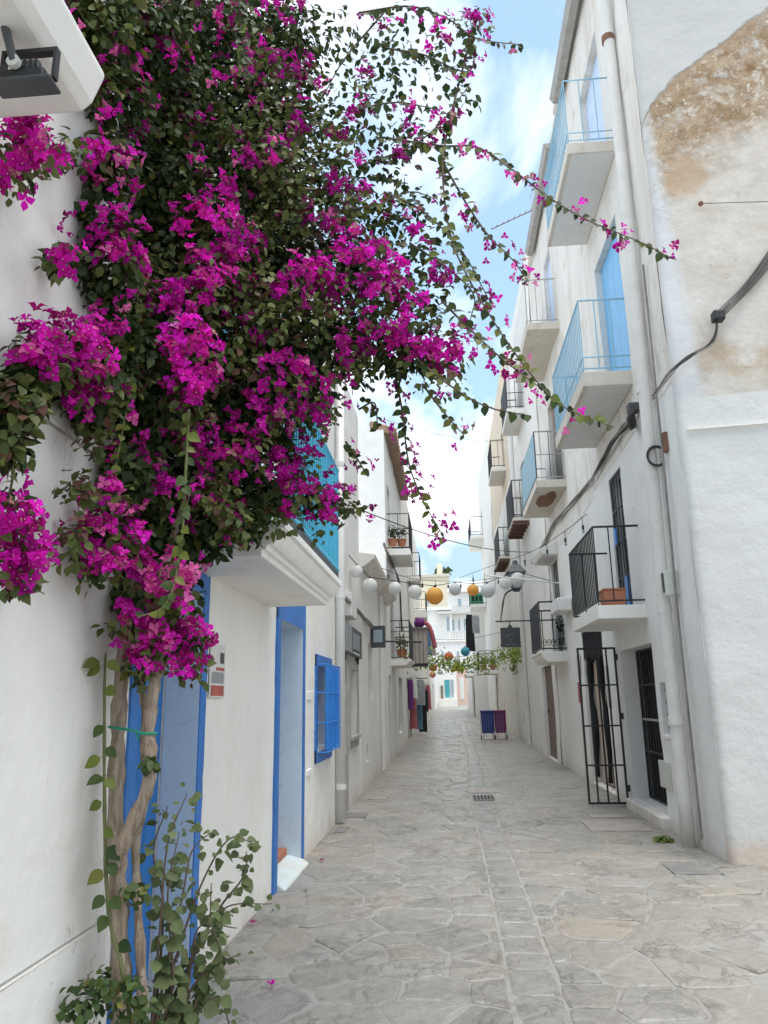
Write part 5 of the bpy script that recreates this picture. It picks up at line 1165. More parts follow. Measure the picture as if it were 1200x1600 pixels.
for j, (px, py) in enumerate(((162, 1180), (162, 1215), (163, 1250), (162, 1290), (165, 1210), (164, 1320), (165, 1355), (168, 1345), (168, 1425), (164, 1165), (163, 1040), (166, 1030), (160, 1030), (163, 1072), (164, 1130), (182, 1470), (195, 1530), (190, 1530), (166, 1395), (170, 1400))):
    p = at_y(px, py, 3.0); sd_ = -1 if j % 2 == 0 else 1; tg_ = unit((np.array([.75 * sd_, -.25, -.62]) + RNG.normal(size=3) * .15)[None])[0]; sz_ = .05 + .022 * RNG.random()
    young.append((p + tg_ * sz_ * .22, unit((np.array([0.1, -.9, .35]) + RNG.normal(size=3) * .25)[None])[0], tg_, sz_))
for i, b in enumerate(young): place('leaf', lv[(i * 3) % 10], BO, b[0], frames(b[1][None], b[2][None])[0], b[3])
# low tuft and sprouts at the foot and on the trunk
tuft = []
for (px, py, rp, n) in ((125, 1580, 38, 90), (160, 1540, 26, 40), (232, 1196, 14, 26), (212, 1395, 22, 30), (205, 1560, 30, 50), (225, 1590, 30, 50)):
    c = at_y(px, py, 2.95); u = unit(randn(n)); p = c + u * r_at(c, rp) * RNG.random((n, 1)) ** .5; p[:, 0] = np.maximum(p[:, 0], XN + .02)
    tuft.append((p, unit(u + np.array([[0, -.5, .4]])), unit(randn(n) + np.array([[0, 0, -.4]])), .025 + .025 * RNG.random(n)))
tp = [np.concatenate([t[i] for t in tuft]) for i in range(4)]
V, Fc, C = scatter(LEAF_V, LEAF_F, tp[0], frames(tp[1], tp[2]), tp[3], leaf_cols(len(tp[0])) * 1.15)
link('basal_foliage', fast_mesh('basal_foliage', V, Fc, C, 'leaf'), None, BO)['kind'] = 'stuff'

# ------------------------------------------------------------------ broad-leaved shrub at the foot
sb = at_y(250, 1640, 3.25)
SH = thing('leafy_shrub', (sb[0], 3.25, 0.0), 'grey-green broad-leaved shrub spreading over the paving at the climber foot', 'shrub')
slv = [proto_leaf('leaf', LEAFH_V * np.array([1.15, 1, 1]), LEAFH_F, leaf_cols(1, 'shrub')[0], 'leaf') for i in range(12)]
stems = [[(235, 1620), (250, 1450), (262, 1320), (292, 1240)], [(240, 1620), (280, 1480), (320, 1370), (360, 1310), (400, 1320)], [(240, 1620), (300, 1500), (350, 1420), (425, 1412)], [(245, 1630), (310, 1530), (345, 1500), (330, 1440), (330, 1380)], [(240, 1620), (262, 1500), (285, 1400), (300, 1330), (330, 1300)], [(245, 1640), (320, 1570), (345, 1560), (360, 1610)], [(240, 1620), (255, 1420), (240, 1330), (262, 1260)], [(245, 1620), (330, 1440), (380, 1370), (385, 1330)], [(245, 1620), (290, 1560), (310, 1450), (370, 1450)], [(240, 1620), (270, 1540), (262, 1400), (280, 1300)], [(245, 1620), (300, 1580), (320, 1520), (375, 1490)]]
cand = []
for si, pts in enumerate(stems):
    ya = 3.2 + .04 * (si % 4); P3 = [at_y(px, py, ya + .06 * i * ((si % 3) - .6)) for i, (px, py) in enumerate(pts)]
    sp = smooth_path(P3, 10); obj('stem', MB().tube(sp, [.007 * (1 - .7 * i / len(sp)) for i in range(len(sp))], 6), 'twig', SH)
    for i in range(4, len(sp)):
        fr = i / len(sp)
        for rep in range(2):
            if RNG.random() < .47: continue
            away = unit((RNG.normal(size=3) + np.array([.15, 0, -.1]))[None])[0]
            q = np.array(sp[i]) + away * RNG.uniform(.01, .045); tg = unit((away + np.array([0, 0, -.55]) + RNG.normal(size=3) * .2)[None])[0]
            nn = unit((np.array([.1, -.55, .7]) + RNG.normal(size=3) * .4)[None])[0]
            if q[2] < .03 or q[0] < XL + .02: continue
            cand.append((q, nn, tg, (.030 + .042 * RNG.random() ** 1.3) * (1.15 - .5 * fr)))
cand.sort(key=lambda c: -c[3])
for i, c in enumerate(cand[:300]): place('leaf', slv[i % 12], SH, c[0], frames(c[1][None], c[2][None])[0], c[3])
c2 = cand[300:]
if c2:
    V, Fc, C = scatter(LEAFH_V, LEAFH_F, np.array([c[0] for c in c2]), frames(np.array([c[1] for c in c2]), np.array([c[2] for c in c2])), np.array([c[3] for c in c2]), leaf_cols(len(c2), 'shrub'))
    link('foliage', fast_mesh('foliage', V, Fc, C, 'leaf'), None, SH)['kind'] = 'stuff'

# ------------------------------------------------------------------ paper lanterns and wires
def globe(px, py, rpx, y, mat, label, sag_cap=True):
    c = at_y(px, py, y); r_ = rpx * float(np.linalg.norm(c - CAM)) / FOC
    t = thing('paper_lantern', tuple(c), label, 'lantern', 'paper lanterns strung over the lane')
    prof = [(max(.06 * r_, r_ * math.sin(math.pi * i / 16)), -r_ * math.cos(math.pi * i / 16)) for i in range(1, 16)]
    o = link('paper_globe', MB().lathe(prof, (0, 0, 0), 22).mesh('paper_globe'), mat, t, smooth=True, loc=tuple(c))
    link('cap', MB().bar((0, 0, r_ * .9), (0, 0, r_ * 1.16), r_ * .14, 8).mesh('cap'), 'black_iron', t, loc=tuple(c)); return c, r_
row = [(557, 893, 10, 11.9, 'paper_white', 'small white paper lantern closest to the turquoise balcony'), (578, 915, 11.5, 12.8, 'paper_white', 'white paper lantern second from the turquoise balcony'), (617, 919, 10, 13.8, 'paper_white', 'white paper lantern in front of the eaved house wall'), (648, 925, 11, 14.5, 'paper_white', 'white paper lantern just before the big orange one'), (679, 931, 13.5, 15, 'paper_orange', 'largest orange paper lantern hanging mid-lane'), (711, 921, 9.5, 15.5, 'paper_grey', 'greyish paper lantern between the two orange ones'), (739, 922, 9, 16, 'paper_orange', 'smaller orange paper lantern toward the lamp side'), (762, 923, 11, 16.4, 'paper_grey', 'greyish paper lantern beside the smaller orange one'), (790, 911, 10, 17, 'paper_white', 'white paper lantern directly under the street lamp'), (809, 905, 10.5, 17.2, 'paper_white', 'white paper lantern at the lamp, end of the row')]
tops = [(tuple(at_y(545, 868, 11.3)))]
for a in row:
    c, r_ = globe(*a); tops.append((c[0], c[1], c[2] + r_ * 1.16))
tops.append(tuple(at_x(872, 911, XR)))
wr = tag(obj('lantern_wire', MB().tube(tops, .008, 5), 'cable'), 'black wire carrying the row of big paper lanterns', 'wire')
far_l = [(701, 1026, 7, 34, 'paper_coral', 'orange-red far lantern above the leafy garland'), (677, 1043, 6, 36, 'paper_coral', 'red far lantern below the garland near the clothes'), (676, 1054, 5, 37, 'paper_peach', 'peach far lantern under the red one'), (712, 1043, 6, 36, 'paper_yellow', 'yellow far lantern under the garland centre'), (721, 1045, 4.5, 38, 'paper_lime', 'lime far lantern beside the yellow one'), (688, 1050, 4.2, 38, 'paper_white', 'tiny white far lantern beside the peach one'), (714, 1031, 5, 35, 'paper_white', 'white far lantern beside the orange-red one'), (727, 1018, 7, 35, 'paper_turq', 'turquoise far lantern hanging before the peach house')]
for a in far_l: globe(*a)
tag(obj('garland_wire', MB().tube(catenary((XL, 35, 4.35), (XR, 36, 4.5), .25), .01, 5).tube(catenary((XL, 37, 3.7), (XR, 38.5, 3.8), .25), .01, 5), 'cable'), 'thin far wires carrying the small coloured lanterns', 'wire')
# festoon with bulbs up to the corner house
fes = [tuple(at_y(718, 903, 24)), tuple(at_y(763, 886, 21)), tuple(at_y(830, 862, 17.5)), tuple(at_y(875, 835, 14.5)), tuple(at_x(917, 803, XR - .02))]
fe = thing('festoon_cable', fes[0], 'festoon of small black bulb holders climbing past the street lamp to the aged house', 'cable')
sp = smooth_path(fes, 6); obj('wire', MB().tube(sp, .007, 5), 'cable', fe)
for i in range(3, len(sp) - 1, 4):
    p = sp[i]; hb = obj('bulb_holder', MB().bar((p.x, p.y, p.z), (p.x, p.y, p.z - .14), .006, 5).bar((p.x, p.y, p.z - .14), (p.x, p.y, p.z - .22), .022, 8), 'cable', fe)
    obj('bulb', MB().sphere((p.x, p.y, p.z - .255), .032, 8, 6), 'glass_grey', hb)
fes = [tuple(at_x(590, 885, XL)), tuple(at_y(640, 903, 18)), tuple(at_y(700, 908, 20)), tuple(at_y(760, 905, 21)), tuple(at_x(808, 895, XR - .02))]
fe = thing('festoon_cable', fes[0], 'festoon of black bulb holders sagging right across behind the white lanterns', 'cable')
sp = smooth_path(fes, 6); obj('wire', MB().tube(sp, .007, 5), 'cable', fe)
for i in range(2, len(sp) - 1, 2):
    p = sp[i]; obj('bulb_holder', MB().bar((p.x, p.y, p.z), (p.x, p.y, p.z - .10), .006, 5).bar((p.x, p.y, p.z - .10), (p.x, p.y, p.z - .19), .024, 8), 'cable', fe)
tag(obj('overhead_wire', MB().tube(catenary(tuple(at_x(548, 790, XL)), tuple(at_y(840, 862, 22)), .25), .010, 5), 'cable'), 'single dark wire crossing the lane above the lanterns', 'wire')
tag(obj('awning_bar', MB().bar(tuple(at_y(760, 899, 16.6)), tuple(at_x(874, 911, XR - .05)), .016, 6), 'white_pvc'), 'thin white bar reaching out from the aged house wall by the street lamp', 'bar')
tag(obj('high_wire', MB().tube(catenary(tuple(at_x(600, 655, XL)), tuple(at_y(800, 690, 26)), .2), .006, 4), 'cable_grey'), 'faint high wire across the sky between rooflines', 'wire')

# cable bundles on walls
def bundle(name, label, pts, n, r_, spread, mat='cable', tilt=0):
    t = thing(name, tuple(pts[0]), label, 'cable')
    rr = random.Random(n)
    for i in range(n):
        q = [(p[0] + rr.uniform(-spread, spread), p[1] + rr.uniform(-spread, spread), p[2] + rr.uniform(-spread, spread)) for p in pts]
        obj('cable', MB().tube(smooth_path(q, 5), r_ * rr.uniform(.7, 1.2), 5), mat if rr.random() < .7 else 'cable_grey', t)
    return t
yE = 7.60
fan = thing('cable_bundle', tuple(at_y(1122, 490, yE)), 'fan of black cables on the patched end wall of the corner house', 'cable')
for i in range(8): obj('cable', MB().tube(smooth_path([tuple(at_y(1225, 372 + i * 5 - 16, yE - .05)), tuple(at_y(1170, 436 + i * 2.6, yE - .02)), tuple(at_y(1122 + (i % 3) * 2, 486 + i * 2, yE - .02))], 5), .0055, 5), 'cable', fan)
bn = bundle('cable_bundle', 'black cables drooping from the clamp down to the corner drainpipe', [tuple(at_y(px, py, yE)) for px, py in ((1122, 492), (1112, 535), (1075, 560), (1045, 585), (1022, 622))], 6, .007, .022)
cq = at_y(1122, 495, yE - .02); obj('clamp', MB().box(cq[0] - .06, cq[0] + .06, yE - .08, yE + .04, cq[2] - .05, cq[2] + .06), 'black_iron', bn, bevel=.015)
bundle('cable_bundle', 'thick twisted cable bundle slanting up under the blue balcony', [tuple(at_x(px, py, XR - .07)) for px, py in ((925, 748), (940, 722), (958, 692), (976, 666), (985, 655))], 6, .016, .03)
bn = bundle('cable_bundle', 'pale loose cables running below the blue-screened balcony to the festoon', [tuple(at_x(px, py, XR - .05)) for px, py in ((925, 748), (895, 785), (865, 822), (850, 850), (832, 880))], 6, .010, .05, 'cable_grey')
bundle('cable_bundle', 'black twisted cables along the sign house above the slatted board', [tuple(at_x(px, py, XL + .07)) for px, py in ((531, 925), (545, 942), (560, 958), (575, 972), (586, 985))], 6, .014, .035, 'cable_grey')
bn = bundle('cable_bundle', 'cables rising up the eaved house wall behind the lanterns', [tuple(at_x(px, py, XL + .06)) for px, py in ((600, 850), (612, 880), (622, 905), (626, 940), (628, 985))], 4, .018, .03)
cl = thing('cable_coil', tuple(at_x(985, 655, XR - .1)), 'black coil of cable with clamp under the lower blue balcony', 'cable')
cc = at_x(984, 658, XR - .14); 
for i in range(4): obj('loop', MB().tube([(cc[0] + .05 * math.cos(a) + .02 * i, cc[1] + .17 * math.cos(a), cc[2] + .10 * math.sin(a) + .012 * i) for a in [j * math.tau / 18 for j in range(19)]], .014, 6), 'cable', cl)
obj('clamp', MB().box(cc[0] - .02, cc[0] + .12, cc[1] - .1, cc[1] + .05, cc[2] + .10, cc[2] + .22), 'anthracite', cl, bevel=.02)
cl = thing('cable_coil', tuple(at_y(1025, 712, 8.42)), 'small grey cable coil tied to the corner drainpipe', 'cable')
cc = at_y(1026, 712, 8.38)
for i in range(3): obj('loop', MB().tube([(cc[0] + .105 * math.cos(a) + .008 * i, cc[1] + .02 * i, cc[2] + .115 * math.sin(a)) for a in [j * math.tau / 20 for j in range(21)]], .013, 6), 'cable_grey' if i else 'cable', cl)
cq = at_y(1040, 690, 8.2); obj('bracket', MB().box(cq[0] - .03, cq[0] + .03, 8.15, 8.25, cq[2] - .12, cq[2] + .1), 'rust', cl)
an = thing('wall_anchor', tuple(at_y(1095, 318, yE)), 'iron eye anchor with thin wire high on the patched end wall', 'anchor')
p0, p1 = at_y(1095, 318, yE), at_y(1230, 314, yE - .1)
obj('eye', MB().sphere(tuple(p0), .03, 8, 6), 'rust', an); obj('wire', MB().tube([tuple(p0), tuple(p1)], .004, 5), 'cable', an)

# ------------------------------------------------------------------ street lamp, signs
yl = 19.0
lq = at_y(806, 902, yl)
lm = thing('street_lamp', tuple(at_x(783, 965, XR)), 'dark wall lantern lamp on a curved bracket above the hanging sign', 'street lamp')
sc = float(np.linalg.norm(lq - CAM)) / FOC
L0 = lambda dx, dy: tuple(at_y(806 + dx, 902 + dy, yl))
zc = lq[2]
def frustum(r0, z0, r1, z1, n=4, rot=math.pi / 4):
    mb = MB(); vs = [(lq[0] + r0 * math.cos(rot + i * math.tau / n), lq[1] + r0 * math.sin(rot + i * math.tau / n), zc + z0) for i in range(n)] + [(lq[0] + r1 * math.cos(rot + i * math.tau / n), lq[1] + r1 * math.sin(rot + i * math.tau / n), zc + z1) for i in range(n)]
    return mb.add(vs, [(i, (i + 1) % n, n + (i + 1) % n, n + i) for i in range(n)] + [tuple(range(n - 1, -1, -1)), tuple(range(n, 2 * n))])
obj('hood', frustum(.36, .10, .11, .34), 'anthracite', lm, bevel=.01)
obj('finial', frustum(.08, .341, .05, .43, 8), 'anthracite', lm)
obj('glass', frustum(.15, -.28, .27, .095), 'glass_grey', lm)
obj('base', frustum(.10, -.36, .16, -.285), 'anthracite', lm)
for i in range(4):
    a = math.pi / 4 + i * math.tau / 4
    obj('cage_bar', MB().bar((lq[0] + .155 * math.cos(a), lq[1] + .155 * math.sin(a), zc - .28), (lq[0] + .28 * math.cos(a), lq[1] + .28 * math.sin(a), zc + .10), .012, 5), 'anthracite', lm)
arm = smooth_path([(lq[0], lq[1], zc - .36), tuple(at_y(799, 922, yl)), tuple(at_y(789, 930, yl)), tuple(at_y(785, 950, yl + .3)), tuple(at_x(782, 972, XR))], 6)
obj('bracket', MB().tube(arm, .022, 8), 'black_iron', lm)
hs = thing('hanging_sign', tuple(at_y(797, 995, 17.6)), 'square black hanging sign with faint glass emblem under the street lamp', 'sign')
y_s = 17.6; s0, s1 = at_y(781.5, 981, y_s), at_y(814, 1011, y_s)
obj('board', MB().box(s0[0], s1[0], y_s - .02, y_s + .02, s1[2], s0[2]), 'anthracite', hs, bevel=.004)
obj('crest', MB().extr([(s0[0] + .16, s0[2] + .002), (s1[0] - .16, s0[2] + .002), ((s0[0] + s1[0]) / 2, s0[2] + .09)], 'y', y_s - .015, y_s + .015), 'anthracite', hs)
mxx, w_ = (s0[0] + s1[0]) / 2, s1[0] - s0[0]
obj('emblem', MB().tube([(mxx - .10, y_s - .024, s0[2] - .16), (mxx + .10, y_s - .024, s0[2] - .16), (mxx, y_s - .024, s0[2] - .30), (mxx - .10, y_s - .024, s0[2] - .16)], .005, 4).bar((mxx, y_s - .024, s0[2] - .30), (mxx, y_s - .024, s0[2] - .36), .005, 4), 'sign_grey', hs)
for i in range(5): obj('letter_mark', MB().box(mxx - .13 + i * .058, mxx - .105 + i * .058, y_s - .024, y_s - .0205, s1[2] + .045, s1[2] + .075), 'sign_grey' if i % 2 else 'brown_wood', hs)
obj('hanger', MB().bar((s0[0] - .1, y_s, s0[2] + .15), (XR, y_s, s0[2] + .15), .016, 6).bar((mxx, y_s, s0[2] + .15), (mxx, y_s, s0[2] + .08), .01, 6), 'black_iron', hs)
acq = RWp(880, 957)
ac = thing('cooling_unit', (XR - .25, 15.6, acq[1]), 'white ribbed cooling unit on the wall beside the black balcony', 'cooling unit')
obj('case', MB().box(XR - .30, XR - .02, 15.2, 16.15, acq[1] - .1, acq[1] + .17), 'white_pvc', ac, bevel=.03)
for i in range(7): obj('rib', MB().box(XR - .325, XR - .3005, 15.26 + i * .125, 15.32 + i * .125, acq[1] - .08, acq[1] + .15), 'white_pvc', ac, bevel=.008)
# antenna on the roof of the second house
aq = at_y(838, 320, 17.0); an = thing('roof_antenna', (aq[0], 17.0, 12.4), 'rusty comb-shaped television antenna on the aged house roof', 'antenna')
obj('mast', MB().bar((aq[0], 17.0, 12.2), (aq[0], 17.0, aq[2] + .6), .02, 6), 'grey_steel', an)
bq = at_y(768, 358, 17.0); obj('boom', MB().bar((aq[0], 17.0, aq[2] - .1), tuple(bq), .014, 5), 'rust', an)
for i in range(9):
    t = i / 8; c = np.array((aq[0], 17.0, aq[2] - .1)) * (1 - t) + bq * t; obj('element', MB().bar((c[0], c[1] - .22 + .1 * t, c[2] - .05), (c[0], c[1] + .22 - .1 * t, c[2] + .1), .008, 4), 'rust', an)
obj('reflector', MB().bar((aq[0] - .1, 16.8, aq[2] + .4), (aq[0] - .1, 17.2, aq[2] + .4), .01, 4).bar((aq[0] - .1, 16.8, aq[2]), (aq[0] - .1, 17.2, aq[2]), .01, 4).bar((aq[0] - .1, 16.8, aq[2]), (aq[0] - .1, 16.8, aq[2] + .4), .01, 4).bar((aq[0] - .1, 17.2, aq[2]), (aq[0] - .1, 17.2, aq[2] + .4), .01, 4), 'grey_steel', an)

# ------------------------------------------------------------------ shop goods and trolleys
def garment(label, cx, cy, zt, w_, hgt, mat, kind='dress', cat='garment', group=None):
    t = thing('hanging_garment', (cx, cy, zt - hgt), label, cat, group)
    mb = MB(); nx, nz2 = 9, 8; rr = random.Random(int(cx * 97 + cy * 13 + zt * 31))
    for sgn in (-1, 1):
        k0 = len(mb.v)
        for j in range(nz2 + 1):
            v = j / nz2; ww = w_ * (.75 + .25 * v if kind == 'dress' else 1 - .04 * v) * (1 if v > .08 else .8)
            for i in range(nx + 1):
                u = i / nx - .5; mb.v.append((cx + u * ww, cy + sgn * (.05 + .03 * v) * math.sqrt(max(0, 1 - (2 * u) ** 2)) + .018 * math.sin(u * 25 + v * 3 + cx) * v, zt - v * hgt - .05 * abs(u)))
        for j in range(nz2):
            for i in range(nx):
                a = k0 + j * (nx + 1) + i; mb.f.append((a, a + 1, a + nx + 2, a + nx + 1))
    obj('cloth', mb, mat, t, smooth=True)
    obj('hanger', MB().tube([(cx - w_ * .4, cy, zt - .02), (cx, cy, zt + .05), (cx + w_ * .4, cy, zt - .02)], .008, 5).bar((cx, cy, zt + .05), (cx, cy, zt + .14), .006, 5), 'black_iron', t)
    return t
for i, (px, py, y_, w_, hg, mt, lb, kd) in enumerate([(652, 1062, 31.5, .62, 1.0, 'grey_cloth', 'grey patterned shirt hanging outside the clothes shop', 'shirt'), (660, 1090, 32, .34, 1.35, 'black_cloth', 'long black trousers hanging below the grey shirt', 'trousers'), (645, 1085, 30.5, .30, 1.3, 'rose_cloth', 'rose and dark dress hanging on the shop front', 'dress'), (655, 1092, 31.8, .25, 1.2, 'blue_cloth', 'slim blue trousers hanging beside the black trousers', 'trousers'),
                                                      (659, 985, 26.5, .30, .95, 'black_cloth', 'black dress hung on the balcony rail beside the wooden chest', 'dress'), (667, 983, 27, .30, .9, 'blue_cloth', 'dark blue garment hung at the end of the balcony', 'dress'), (673, 986, 27.5, .34, .85, 'beige_cloth', 'beige garment hung last along the balcony', 'dress'),
                                                      (641, 1062, 29.6, .22, 1.1, 'purple_cloth', 'slim purple scarf hung at the near end of the clothes shop', 'shirt'), (647, 1058, 30.2, .26, .8, 'off_white_cloth', 'short pale blouse hung between the rose dress and grey shirt', 'dress'), (664, 1078, 33.5, .26, .9, 'black_cloth', 'short black top hung past the long black trousers', 'shirt'), (668, 1070, 36.0, .30, 1.1, 'rose_cloth', 'small rose garment hung farthest along the shop wall', 'dress'), (663, 1000, 28.0, .22, .7, 'black_cloth', 'slim black garment hung between the blue and beige ones above the garland', 'shirt'),
                                                      (733, 960, 44, .55, 2.1, 'black_cloth', 'long black garment hung from the far green-crate balcony', 'dress'), (742, 962, 44, .5, 1.0, 'grey_cloth', 'dark grey garment hung beside the long black one', 'shirt')]):
    q = at_y(px, py, y_); garment(lb, q[0], q[1], q[2], w_, hg, mt, kd, group='clothes hung over the lane')
q = at_y(650, 1060, 31.5); rk = thing('clothes_rail', (XL + .3, 31, 0), 'black clothes rail standing by the clothes shop door', 'rail')
obj('post', MB().bar((q[0] - .25, 31.2, gz(31)), (q[0] - .25, 31.2, 2.35), .025, 6), 'black_iron', rk); obj('top_bar', MB().bar((q[0] - .6, 31.2, 2.33), (q[0] + .45, 31.2, 2.33), .02, 6), 'black_iron', rk)
q = at_y(655, 1005, 23.4)
ct = thing('balcony_chest', (q[0], 23.4, q[2]), 'slatted grey-brown wooden chest at the edge of the low iron balcony', 'chest')
for i in range(4): obj('slat', MB().box(q[0] - .26 + i * .13, q[0] - .14 + i * .13, 23.3, 23.6, q[2] - .62, q[2] + .42), 'beige_cloth', ct, bevel=.01)
obj('lid', MB().box(q[0] - .29, q[0] + .29, 23.25, 23.65, q[2] + .421, q[2] + .48), 'grey_wood', ct)
obj('support', MB().box(XL - .02, q[0] + .26, 23.3, 23.6, q[2] - .70, q[2] - .63), 'black_iron', ct)
q2 = at_y(656, 967, 23.4)
ba = thing('cloth_bundle', tuple(q2), 'purple and pink bundle of cloth on the wooden chest', 'cloth')
cbm = MB().sphere((q2[0], 23.45, q[2] + .64), .19, 12, 8, .8); cbm.v = [(v[0] + .04 * mnoise.noise(Vector(v) * 6), v[1], v[2] + .05 * mnoise.noise(Vector(v) * 5)) for v in cbm.v]
obj('cloth', cbm, 'purple_cloth', ba, smooth=True)
obj('scarf', MB().tube(smooth_path([(q2[0] + .1, 23.4, q[2] + .66), (q2[0] + .28, 23.4, q[2] + .5), (q2[0] + .40, 23.4, q[2] + .1), (q2[0] + .44, 23.4, q[2] - .15)], 5), .07, 8), 'rose_cloth', ba, smooth=True)

def trolley(cx, cy, mat, label, w_=.42):
    t = thing('shopping_trolley', (cx, cy, gz(cy)), label, 'trolley', 'folding trolleys parked by the wall'); z0 = gz(cy)
    bag = MB().extr([(cx - w_ / 2, z0 + .24), (cx + w_ / 2, z0 + .24), (cx + w_ / 2 + .02, z0 + 1.0), (cx - w_ / 2 - .02, z0 + 1.0)], 'y', cy - .16, cy + .16)
    bg_ = obj('bag', bag, mat, t, bevel=.03)
    for i in range(4): obj('strap', MB().box(cx - w_ / 2 + .05 + i * (w_ - .1) / 3.6, cx - w_ / 2 + .065 + i * (w_ - .1) / 3.6, cy - .175, cy - .1605, z0 + .28, z0 + .98), 'blue_cloth', bg_)
    obj('flap', MB().box(cx - w_ / 2 - .025, cx + w_ / 2 + .025, cy - .18, cy + .17, z0 + .94, z0 + 1.03), mat, t, bevel=.02)
    for sx in (-1, 1):
        obj('side_tube', MB().tube([(cx + sx * (w_ / 2 + .035), cy + .14, z0 + .10), (cx + sx * (w_ / 2 + .035), cy + .19, z0 + 1.05)], .012, 6), 'grey_steel', t)
        wl = obj('wheel', MB().tube([(cx + sx * (w_ / 2 + .02), cy + .05, z0 + .09), (cx + sx * (w_ / 2 + .055), cy + .05, z0 + .09)], .09, 14), 'black_iron', t)
        obj('hub', MB().tube([(cx + sx * (w_ / 2 + .056), cy + .05, z0 + .09), (cx + sx * (w_ / 2 + .062), cy + .05, z0 + .09)], .03, 8), 'rust', wl)
        obj('front_foot', MB().tube([(cx + sx * w_ * .35, cy - .14, z0 + .24), (cx + sx * w_ * .45, cy - .22, z0 + .02), (cx + sx * w_ * .1, cy - .22, z0 + .02)], .012, 6), 'rust', t)
    return t
g = on_ground(766, 1158)
trolley(g[0] - .06, g[1], 'navy_fabric', 'dark blue fabric trolley standing in the lane by the wall'); trolley(g[0] + .40, g[1] + .08, 'magenta_fabric', 'magenta fabric trolley standing between the blue one and the wall', .36)

# potted plants on balconies
def potted(px, py, y_, label, hgt, rad, kind='bush', dark=1.0, potmat='terracotta', pot=True, flower=None):
    c = at_y(px, py, y_); t = thing('potted_plant', tuple(c), label, 'plant')
    if pot: obj('pot', MB().lathe([(.001, 0), (rad * .55, 0), (rad * .75, rad * 1.0), (rad * .8, rad * 1.05), (rad * .7, rad * 1.05), (.001, rad * .95)], tuple(c), 12), potmat, t)
    n = 90; u = unit(randn(n)); p = c + np.array([0, 0, rad + hgt * .5]) + u * np.array([[rad, rad, hgt * .5]]) * RNG.random((n, 1)) ** .5
    V, Fc, C = scatter(LEAF_V, LEAF_F, p, frames(unit(u + np.array([[0, -.4, .5]])), unit(randn(n))), np.full(n, rad * .42), leaf_cols(n, kind) * dark)
    link('foliage', fast_mesh('foliage', V, Fc, C, 'leaf'), None, t)['kind'] = 'stuff'
    return t
potted(628, 1027, 20.8, 'green potted plant on the low iron balcony of the eaved house', .45, .20, 'shrub')
potted(614, 853, 20.2, 'dark trailing plant in a pot on the upper iron balcony', .45, .18, 'bush', .6)
potted(628, 853, 20.4, 'reddish dark plant beside the trailing one on the upper iron balcony', .4, .17, 'bush', .5)
pq = at_y(945, 943, 10.35)
tb = thing('terracotta_trough', (2.2, 10.3, B3[2]), 'square terracotta trough on the black corner balcony', 'planter')
obj('trough', MB().extr([(2.10, B3[2] + .005), (2.34, B3[2] + .005), (2.36, B3[2] + .22), (2.08, B3[2] + .22)], 'y', 9.95, 10.30), 'terracotta', tb, bevel=.01)
obj('rim', MB().box(2.07, 2.37, 9.94, 10.31, B3[2] + .221, B3[2] + .245), 'terracotta', tb, bevel=.008)
bk = thing('blue_cloth', (2.4, 10.9, B3[2]), 'bright blue cloth hung on the black corner balcony door', 'cloth')
obj('cloth', MB().box(XR - .02, XR + .0, 10.50, 10.66, B3[2] + .04, B3[2] + .50).box(XR - .02, XR + .0, 10.95, 11.08, B3[2] + 1.02, B3[2] + 1.26), 'bright_blue', bk)
gc = thing('green_crate', (1.9, 47, 7.1), 'green plastic crate on the far pale house balcony', 'crate')
obj('crate_body', MB().box(1.62, 2.4, 46.45, 47.1, 7.11, 7.75), 'green_plastic', gc, bevel=.03)
for i in range(3): obj('slot', MB().box(1.70 + i * .22, 1.84 + i * .22, 46.43, 46.449, 7.3, 7.6), 'dark_void', gc)
vq = at_x(845, 1012, XR - .4); 
potted(882, 1008, 16.7, 'dark wiry potted plant at the near end of the black screened balcony', .55, .16, 'bush', .35, 'anthracite')
pq = at_y(756, 1046, 39.3); potted(756, 1046, 39.3, 'brown-leaved plants in a pot on the low far balcony', .5, .22, 'bush', .7)
potted(770, 1046, 39.6, 'second brown-leaved potted plant on the low far balcony near the wall', .45, .2, 'bush', .6)

# vine garland slung across
ga_pts = [tuple(at_y(646, 1028, 24)), tuple(at_y(672, 1032, 27)), tuple(at_y(700, 1040, 30)), tuple(at_y(730, 1040, 31)), tuple(at_y(760, 1034, 30)), tuple(at_y(800, 1022, 27)), tuple(at_x(812, 1018, XR - .1))]
gv = thing('vine_garland', ga_pts[0], 'pale green leafy vine garland slung across the lane', 'vine')
sp = smooth_path(ga_pts, 8); obj('stem', MB().tube(sp, .015, 5), 'twig', gv)
Pv = np.repeat(np.array([tuple(p) for p in sp]), 26, 0); n = len(Pv); Pv = Pv + RNG.normal(size=(n, 3)) * np.array([.22, .3, .16])
V, Fc, C = scatter(LEAF_V, LEAF_F, Pv, frames(unit(randn(n) + np.array([[0, -.4, .7]])), unit(randn(n) + np.array([[0, 0, -.5]]))), .07 + .07 * RNG.random(n), leaf_cols(n, 'fresh') * 2.0)
link('foliage', fast_mesh('foliage', V, Fc, C, 'leaf'), None, gv)['kind'] = 'stuff'
vt = thing('hanging_vine', tuple(at_x(803, 1020, XR - .1)), 'yellow-green vine trailing down the wall under the hanging sign', 'vine')
tp_ = [tuple(at_x(803, 1014, XR - .12)), tuple(at_x(801, 1032, XR - .1)), tuple(at_x(804, 1048, XR - .1))]
sp = smooth_path(tp_, 8); obj('stem', MB().tube(sp, .01, 5), 'twig', vt)
Pv = np.repeat(np.array([tuple(p) for p in sp]), 9, 0); n = len(Pv); Pv = Pv + RNG.normal(size=(n, 3)) * np.array([.05, .22, .08]); Pv[:, 0] = np.minimum(Pv[:, 0], XR - .04)
